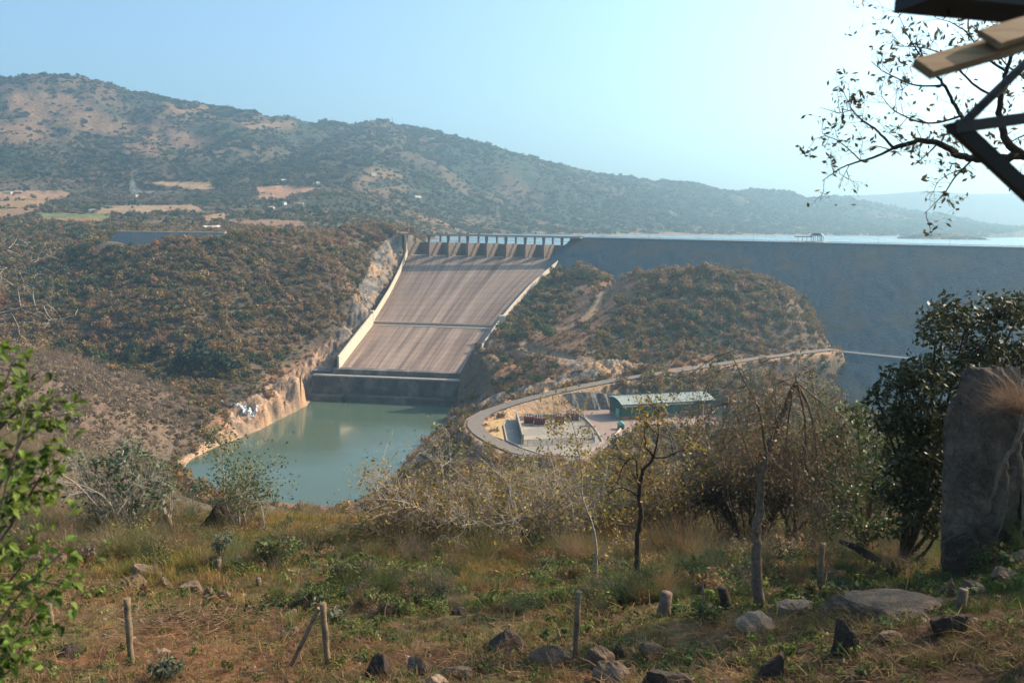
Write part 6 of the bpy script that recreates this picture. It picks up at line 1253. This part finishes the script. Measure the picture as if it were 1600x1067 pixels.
# ---------------------------------------------------------------- grasses, litter and weeds
GRASS = coll('grass', [grassform(1, 26, 1, .45, .013, .16), grassform(2, 22, 1, .7, .015, .22), grassform(3, 30, .9, .35, .011, .14), twigform(4, 26, 1.0, .010, 3), grassform(5, 20, .35, 2.2, .014, .5)], M_VEG)
WEED = coll('weed', [bushform(31, 46, .8, .20, 4, .2), bushform(32, 60, .6, .17, 5, .2), bushform(33, 36, 1.0, .24, 3, .2), bushform(34, 26, .35, .20, 5, .2)], M_VEG)
THICK = coll('thicket', [bushform(41, 420, .9, .12, 8, .35), bushform(42, 360, .75, .13, 7, .35), twigform(43, 190, 1.0, .011, 4), twigform(44, 240, .8, .009, 4), bushform(45, 300, 1.1, .11, 6, .3)], M_VEG)
def near_cover():
    def base(n, d0, d1, seed, u=.78, pw=1.0):
        rs = np.random.RandomState(seed); uu = rs.uniform(-u, u, n); t = rs.rand(n); D = (d0 ** pw + t * (d1 ** pw - d0 ** pw)) ** (1 / pw); X = uu * D; Z = height(X, D); px, py = proj(X, D, Z); return rs, X, D, Z, px, py
    S = DRY = C3(.42, .27, .12); STR = C3(.36, .22, .12)
    # tall dry grass
    rs, X, Y, Z, px, py = base(30000, 22, 60, 61, pw=1.3); f = fbm(X / 3, Y / 3, 600); k = sst(935, 860, py) * sst(.34, .5, f) + .10; k *= np.where(px > 1230, .45, 1) * sst(.42, .58, fbm(X / 4, Y / 4, 605)) * .95 + .05; k = np.where((px < 160) & (py > 870), k * .5, k)
    m = rs.rand(len(X)) < k; X, Y, Z, px, py, f = (a[m] for a in (X, Y, Z, px, py, f)); n = len(X); h = rs.uniform(.18, .58, n) * (.4 + f * 1.1)
    c = np.where((rs.rand(n) < .72)[:, None], C3(.34, .19, .07), C3(.21, .155, .045)); c = np.where((fbm(X / 4, Y / 4, 610) > .56)[:, None], c * C3(.72, .86, .6), c) * rs.uniform(.7, 1.25, (n, 1))
    scatter('tall_grass', np.column_stack([X, Y, Z]), np.column_stack([h * 1.1, h * 1.1, h]), c, rs.choice([0, 1, 2, 3], n, p=[.34, .3, .26, .10]), GRASS, 'tall dry golden grass along the brow of the near slope', 'grass', rs=rs)
    # short green and dry grass, straw
    rs, X, Y, Z, px, py = base(30000, 9, 36, 62, pw=1.6); f = fbm(X / 2.2, Y / 2.2, 620); green = sst(.42, .56, f) * sst(350, 560, px) * sst(1040, 960, py) ; n = len(X)
    bare = sst(.5, .62, fbm(X / 1.6, Y / 1.6, 630)) * np.where((px > 1230) & (py > 930), 1.3, .75); m = rs.rand(n) < (.95 - bare * .75); X, Y, Z, px, py, f, green = (a[m] for a in (X, Y, Z, px, py, f, green)); n = len(X)
    isg = rs.rand(n) < green * .8 + .12; h = np.where(isg, rs.uniform(.08, .26, n), rs.uniform(.07, .24, n)); c = np.where(isg[:, None], C3(.125, .145, .035), np.where((rs.rand(n) < .55)[:, None], C3(.26, .145, .065), C3(.14, .078, .042))) * rs.uniform(.65, 1.3, (n, 1)); c = np.where(((px > 1230) & (py > 900))[:, None], c * C3(.62, .7, .62), c)  # right-hand grass darkened: shade put into its colour
    idx = np.where(isg, rs.choice([0, 1, 2], n), rs.choice([1, 4, 3], n, p=[.3, .5, .2])); sc = np.where(idx == 4, h * 2.2, h); 
    scatter('short_grass', np.column_stack([X, Y, Z]), np.column_stack([sc * 1.5, sc * 1.5, h * 1.1]), c, idx, GRASS, 'short green and straw coloured grass on the near slope', 'grass', rs=rs)
    # leafy weeds
    rs, X, Y, Z, px, py = base(26000, 9, 40, 63, pw=1.5); f = fbm(X / 1.8, Y / 1.8, 640); k = sst(.40, .54, f) * np.where(px > 480, 1, .32) * .95 + .05; k = np.where((px > 1300) & (py > 930) & (py < 1015), k * .3, k)
    m = rs.rand(len(X)) < k; X, Y, Z, px, py = (a[m] for a in (X, Y, Z, px, py)); n = len(X); r = rs.lognormal(-2.2, .48, n).clip(.04, .34) * np.where(py < 960, 1.5, 1.0)
    q = rs.rand(n); c = np.where((q < .5)[:, None], C3(.13, .15, .035), np.where((q < .78)[:, None], C3(.08, .105, .04), np.where((q < .92)[:, None], C3(.26, .24, .07), C3(.25, .13, .06)))) * rs.uniform(.7, 1.35, (n, 1))
    scatter('weeds', np.column_stack([X, Y, Z]), np.column_stack([r, r, r * rs.uniform(.6, 1.4, n)]), c, rs.randint(0, 4, n), WEED, 'small leafy weeds spreading between stones on the near slope', 'weeds', rs=rs)
    # brushwood and shrubs at the brow and down the slope behind it
    rs, X, Y, Z, px, py = base(5200, 19, 46, 67, pw=1.4); m = (rs.rand(len(X)) < sst(.40, .58, fbm(X / 2.5, Y / 2.5, 660))) & (py < 965) & ((px > 420) | (py < 900)); X, Y, Z, px, py = (a[m] for a in (X, Y, Z, px, py)); n = len(X); r = rs.lognormal(-1.35, .45, n).clip(.1, .6)
    q = rs.rand(n); c = np.where((q < .38)[:, None], C3(.13, .145, .045), np.where((q < .6)[:, None], C3(.085, .105, .05), np.where((q < .8)[:, None], C3(.26, .155, .075), C3(.17, .12, .085)))) * rs.uniform(.65, 1.3, (n, 1))
    scatter('low_undergrowth', np.column_stack([X, Y, Z]), np.column_stack([r, r, r * rs.uniform(.8, 1.5, n)]), c, rs.choice([0, 1, 2, 3, 4], n, p=[.2, .2, .25, .2, .15]), THICK, 'low forbs, dead brush and small bushes mixed through the grass', 'undergrowth', rs=rs)
    rs, X, Y, Z, px, py = base(9000, 30, 62, 64, pw=1.2); m = (rs.rand(len(X)) < .5) & ((px < 270) | (px > 600) | (py > 840) | (rs.rand(len(X)) < .15)) & ((px > 560) | (px < 300) | (py > 835)); X, Y, Z, px, py = (a[m] for a in (X, Y, Z, px, py)); n = len(X); r = rs.lognormal(-.75, .4, n).clip(.2, 1.1); r = np.where((px > 270) & (px < 600), r * .55, r)
    scatter('brow_undergrowth', np.column_stack([X, Y, Z]), np.column_stack([r, r, r]), tints(rs, n, np.full(n, .28)), rs.choice([0, 1, 2, 3, 3, 2, 4], n), THICK, 'tangled brown and olive undergrowth along the brow of the slope', 'undergrowth', rs=rs)
    rs, X, Y, Z, px, py = base(9000, 62, 330, 65, pw=1.5); n = len(X); k = np.where((px > 290) & (px < 590), .6, .6); m = (rs.rand(n) < k) & (Z > 1.5); X, Y, Z, px = X[m], Y[m], Z[m], px[m]; n = len(X); r = rs.lognormal(.35, .35, n).clip(.7, 2.8); r = np.where((px > 280) & (px < 600), r * .32, r)
    scatter('slope_undergrowth', np.column_stack([X, Y, Z]), np.column_stack([r, r, r]), tints(rs, n, np.where(px < 300, .06, .28)), np.where(px < 330, rs.choice([2, 3, 2, 0], n), rs.randint(0, 5, n)), THICK, 'dense leafless thicket filling the slope below the brow', 'undergrowth', rs=rs)
near_cover()
def loose_stones():
    items = []
    for k in range(4):
        me = rock_mesh('s', np.random.RandomState(k + 3), (1, .8, .6), M_VEG, 2, .7); items.append((np.array([v.co[:] for v in me.vertices]), [tuple(p.vertices) for p in me.polygons])); bpy.data.meshes.remove(me)
    c = coll('pebble', items, rough_mat('loose_stone', (.12, .075, .05), (.32, .21, .15), 4)); rs = np.random.RandomState(77); n = 2600; u = rs.uniform(-.75, .75, n); Y = rs.uniform(9, 32, n); X = u * Y; Z = height(X, Y); r = rs.lognormal(-3.1, .5, n).clip(.02, .14)
    m = rs.rand(n) < .35 + .65 * (fbm(X / 2, Y / 2, 700) > .5); X, Y, Z, r = X[m], Y[m], Z[m], r[m]; n = len(X)
    scatter('gravel', np.column_stack([X, Y, Z]), np.column_stack([r, r, r]), np.tile(C3(.2, .14, .1), (n, 1)), rs.randint(0, 4, n), c, 'loose small stones strewn over the bare soil', 'gravel', rs=rs)
loose_stones()
# dry grass tuft on the shoulder of the tall rock
rs = np.random.RandomState(2); c0 = P(1592, 628, 20.5); V, f = twigform(9, 1300, 1.3, .007, 4); V = V * (.62, .5, .55); V[:, 2] -= .3 + .35 * V[:, 0] ** 2
t_ = mesh_np('dry_grass_tuft', V, f, leaf_mat('dry_tuft', (.34, .20, .12), .3, .3)); t_.location = c0; tag(t_, 'bushy dry grass tuft hanging on the shoulder of the towering rock', 'grass tuft')
# ---------------------------------------------------------------- trees one can tell apart further off
MT = bpy.data.materials
def fartree(name, px, py, D, w, h, lm, label, cat, seed, group=None, conic=False, n=900):
    x = P(px, py, D)[0]; base = np.array([x, D, gz(x, D)]); rs = np.random.RandomState(seed); root = empty(name, base, label, cat, group); W = pxm(w, D) / 2; H = pxm(h, D)
    T = Twigs(base); T.tube([base - (0, 0, .5), base + (0, 0, H * .5), base + (0, 0, H * .9)], H * .035, H * .01, 6); T.build('trunk', M_BARK_B, root)
    if conic: t = rs.rand(n); a = rs.uniform(0, 6.28, n); rr = W * (1 - t) ** .7 * rs.uniform(.6, 1.05, n); c = np.column_stack([np.cos(a) * rr, np.sin(a) * rr, H * (.08 + .92 * t)])
    else:
        L = rs.normal(size=(8, 3)) * (W * .45, W * .45, H * .2) + (0, 0, H * .58); k = rs.randint(0, 8, n); d = rs.normal(size=(n, 3)); d /= np.linalg.norm(d, axis=1)[:, None]; c = L[k] + d * rs.uniform(.5, 1, n)[:, None] * np.array([W * .5, W * .5, H * .24])
    V, f = quads(n, rs, c, max(W * .17, .35), .3, 1.4); mesh_np('crown', V, f, lm, root)
L_FARG = leaf_mat('dark_tree_foliage', (.035, .052, .026), .2, .35)
for i, (x, y, D, w, h, lb) in enumerate([(312, 608, 588, 44, 42, 'largest dark green tree by the stream above the waterfall'), (288, 600, 592, 26, 30, 'dark green tree left of the largest one by the stream'), (346, 604, 582, 34, 36, 'dark green tree right of the largest one by the stream'), (246, 574, 612, 24, 24, 'dark green round tree alone in the valley floor'), (213, 572, 616, 20, 22, 'narrow dark tree left of the round one in the valley floor'), (270, 607, 584, 16, 18, 'smallest dark green tree by the stream'), (366, 588, 590, 20, 16, 'low dark tree beside the rock bank')]):
    fartree('stream_tree', x, y, D, w, h, L_FARG, lb, 'tree', 80 + i, 'dark trees by the stream', n=1100)
fartree('shade_tree', 858, 536, 625, 34, 26, L_OLIVE, 'round yellow green tree beside the dirt track', 'tree', 95)
for i in range(13): fartree('cypress', 458 + i * 3.4 + (i % 3), 306 - i * .55, 1900, 3.2, 11 + (i * 7) % 5, L_FARG, 'far cypress number %s of the row, counted from the pale field' % ('one two three four five six seven eight nine ten eleven twelve thirteen'.split()[i]), 'tree', 100 + i, 'row of far cypresses', True, 160)
for i, (x, w) in enumerate(((444, 8), (450, 9), (457, 8), (461, 5))):
    D = 2800.; p = P(x, 187, D); hh = gz(p[0], D); fartree('ridge_tree', x, 187, D, w, 9, L_FARG, '%s tree of the small clump alone on the mountain skyline' % ('first second third fourth'.split()[i] + ' dark'), 'tree', 120 + i, 'clump of trees on the skyline', n=400)
p = P(613, 188, 3080.); p[2] = gz(p[0], 3080.); r = empty('radio_mast', p, 'thin radio mast on the rounded mountain top', 'mast'); b = MB(); b.tube([(0, 0, -3), (0, 0, 26)], [1.1, .5], 4); b.build('mast', M_STEEL, r); b = MB(); b.box((0, 0, 24), (4, .6, .6)); b.box((0, 0, 20), (3, .6, .6)); b.build('antenna', M_STEEL, r)
# far houses
for i, (x, y, D, w, h, wall, rf, lb) in enumerate([(14, 303, 1700, 9, 4, M_CONC_L, M_ROOF, 'small pale house at the far left edge of the fields'), (28, 301, 1720, 12, 3, M_BRICKY, M_CONC, 'low brown house next to the pale one by the left fields'), (144, 334, 1400, 9, 3, M_CONC_L, M_ROOF, 'white-roofed shed at the end of the small green field'), (327, 351, 1130, 22, 6, M_CONC, M_CONC_L, 'long grey building behind the short blue-grey embankment'), (340, 350, 1140, 6, 5, M_GREENR, M_WHITE, 'small green-walled hut beside the long grey building'),
      (496, 356, 1150, 5, 5, M_WHITE, M_WHITE, 'tiny white hut above the bushy left hill'), (380, 328, 1500, 14, 3, M_CONC_L, M_ROOF, 'low pale farm building left of the village row'), (402, 327, 1510, 14, 3, M_CONC, M_ROOF, 'second low farm building in the village row'), (424, 331, 1480, 9, 3, M_WHITE, M_CONC_L, 'short white-walled building at the right of the village row'), (443, 324, 1560, 8, 4, M_WHITE, M_ROOF, 'white house right of the village row among trees'), (470, 322, 1580, 8, 4, M_BRICKY, M_ROOF, 'brown house with pale roof below the far cypresses'), (444, 294, 1950, 7, 4, M_PINK, M_WHITE, 'pink-walled house above the field on the lower slope'),
      (497, 296, 1930, 4, 4, M_WHITE, M_WHITE, 'white hut at the top end of the cypress row'), (583, 290, 2080, 9, 4, M_CONC_L, M_ROOF, 'pale house on the spur below the rounded mountain'), (650, 312, 2150, 16, 3, M_CONC_L, M_ROOF, 'long pale building on the slope above the spillway bridge'), (212, 302, 1800, 8, 3, M_CONC_L, M_CONC, 'grey shed beside the drifting smoke')]):
    X = P(x, y, D)[0]; z = gz(X, D); r = empty('farm_house', (X, D, z), lb, 'house', 'small buildings on the far plain'); W, H = pxm(w, D), pxm(h, D); b = MB(); b.box((0, 0, H * .32), (W, W * .45 + 3, H * .65 + 1), i * .3); b.build('wall', wall, r)
    b = MB(); M = np.array(Matrix.Rotation(i * .3, 3, 'Z')); hw, hd = W / 2 + .5, W * .225 + 2; zz = H * .65 + .5; b.prism([M @ np.array(q) for q in ((-hw, -hd, zz), (hw, -hd, zz), (hw, hd, zz), (-hw, hd, zz))], [M @ np.array(q) for q in ((-hw, -.2, zz + H * .4), (hw, -.2, zz + H * .4), (hw, .2, zz + H * .4), (-hw, .2, zz + H * .4))]); b.build('roof', rf, r)

# two unseen trees, added right of the view to shade the near slope
for k, (x, y, cl, lb) in enumerate(((20., 21., [(1900, 330, 110), (2000, 260, 120), (2100, 330, 120), (2010, 420, 110), (1960, 200, 80), (2120, 440, 90)], 'broad evergreen tree standing out of view behind the towering rock'), (15.5, 12.5, [(2330, 300, 150), (2420, 120, 160), (2520, 330, 160), (2400, 480, 140), (2600, 200, 140)], 'round evergreen tree standing out of view beside the roof frame'))):
    clumptree('shade_tree', np.array([x, y, gz(x, y)]), lb, 'tree', cl, y, M_BARK_B, L_MID, 240, .13, 70 + k, .12)
M_STRAW = rough_mat('brown_straw', (.13, .075, .042), (.30, .19, .11), 9, .95, .4, .01)
# dead sticks and cut brush lying about
rs = np.random.RandomState(91)
def brushheap(px, py, w, lb, n=60, L=1.0):
    b = hit(px, py, 3, 60); T = Twigs(b); W = pxm(w, b[1]) / 2
    for k in range(n):
        a = rs.uniform(0, 6.28); c = b + np.array([rs.normal() * W * .5, rs.normal() * W * .4, 0]); c[2] = gz(c[0], c[1]) + rs.uniform(0, .22); d = np.array([math.cos(a), math.sin(a) * .5, rs.uniform(-.05, .10 if n > 200 else .25)]); pts, _ = curve(c, d, L * rs.uniform(.3, 1.1), 4, rs, .16); T.tube(pts, rs.uniform(.006, .016), .003, 4)
    o = T.build('brush_pile', M_STRAW if n > 200 else M_TWIG, None); o.location = b; tag(o, lb, 'brush pile', 'heaps of cut dead branches')
for a in ((300, 975, 190, 'wide flat heap of straw coloured cut stems behind the leaning brace and upright post', 240, .9), (520, 895, 60, 'dead branches under the pale green leafy bush', 70), (280, 868, 90, 'dead branches lying behind the long low boulder', 80), (700, 880, 90, 'pale dead branches in the tall grass below the yellow-leaved trees', 80, 1.3), (870, 905, 80, 'dead sticks in the grass left of the thin sapling', 60), (610, 905, 90, 'dark tangle of dead brush in the middle of the slope', 90), (450, 1000, 60, 'few loose sticks left of the leaning brace', 14), (1470, 990, 40, 'broken pale sticks on the red brown soil', 6, .5), (1100, 905, 60, 'sticks piled behind the grey stone between two stumps', 40)): brushheap(*a)

# faint smoke from a field fire on the far plain
sm = bpy.data.materials.new('field_smoke'); sm.use_nodes = True; nt = sm.node_tree; nt.nodes.clear(); o_ = nt.nodes.new('ShaderNodeOutputMaterial'); v_ = nt.nodes.new('ShaderNodeVolumePrincipled'); v_.inputs['Density'].default_value = .03; v_.inputs['Color'].default_value = (.85, .9, .95, 1); nt.links.new(v_.outputs[0], o_.inputs['Volume'])
rs = np.random.RandomState(6); mb = MB()
for k, (x, y, w, h) in enumerate(((207, 292, 10, 26), (216, 303, 16, 16), (236, 303, 26, 10), (262, 303, 30, 9), (286, 304, 22, 7))):
    D = 1790. + k * 45; c = P(x, y, D); bm = bmesh.new(); bmesh.ops.create_icosphere(bm, subdivisions=3, radius=1); V = np.array([v.co[:] for v in bm.verts]); f = [tuple(v.index for v in q.verts) for q in bm.faces]; bm.free()
    V = V * (1 + .5 * (fbm(V[:, 0] * 2 + k * 7, V[:, 1] * 2 + V[:, 2] * 2, 5, 3) - .5))[:, None] * (pxm(w, D) / 2, 7, pxm(h, D) / 2) + c; mb.add(V, f)
o = mb.build('smoke', sm); tag(o, 'thin pale smoke drifting over the far fields', 'smoke', None, 'stuff')
# haze
hz = bpy.data.materials.new('thin_haze'); hz.use_nodes = True; nt = hz.node_tree; nt.nodes.clear()
o_ = nt.nodes.new('ShaderNodeOutputMaterial'); v_ = nt.nodes.new('ShaderNodeVolumePrincipled'); v_.inputs['Density'].default_value = HAZE
v_.inputs['Color'].default_value = (.52, .80, 1.0, 1); v_.inputs['Anisotropy'].default_value = .5
nt.links.new(v_.outputs[0], o_.inputs['Volume'])
b = MB(); b.box((500, 3650, 290), (17000, 7700, 850)); h = b.build('haze', hz); h['kind'] = 'stuff'
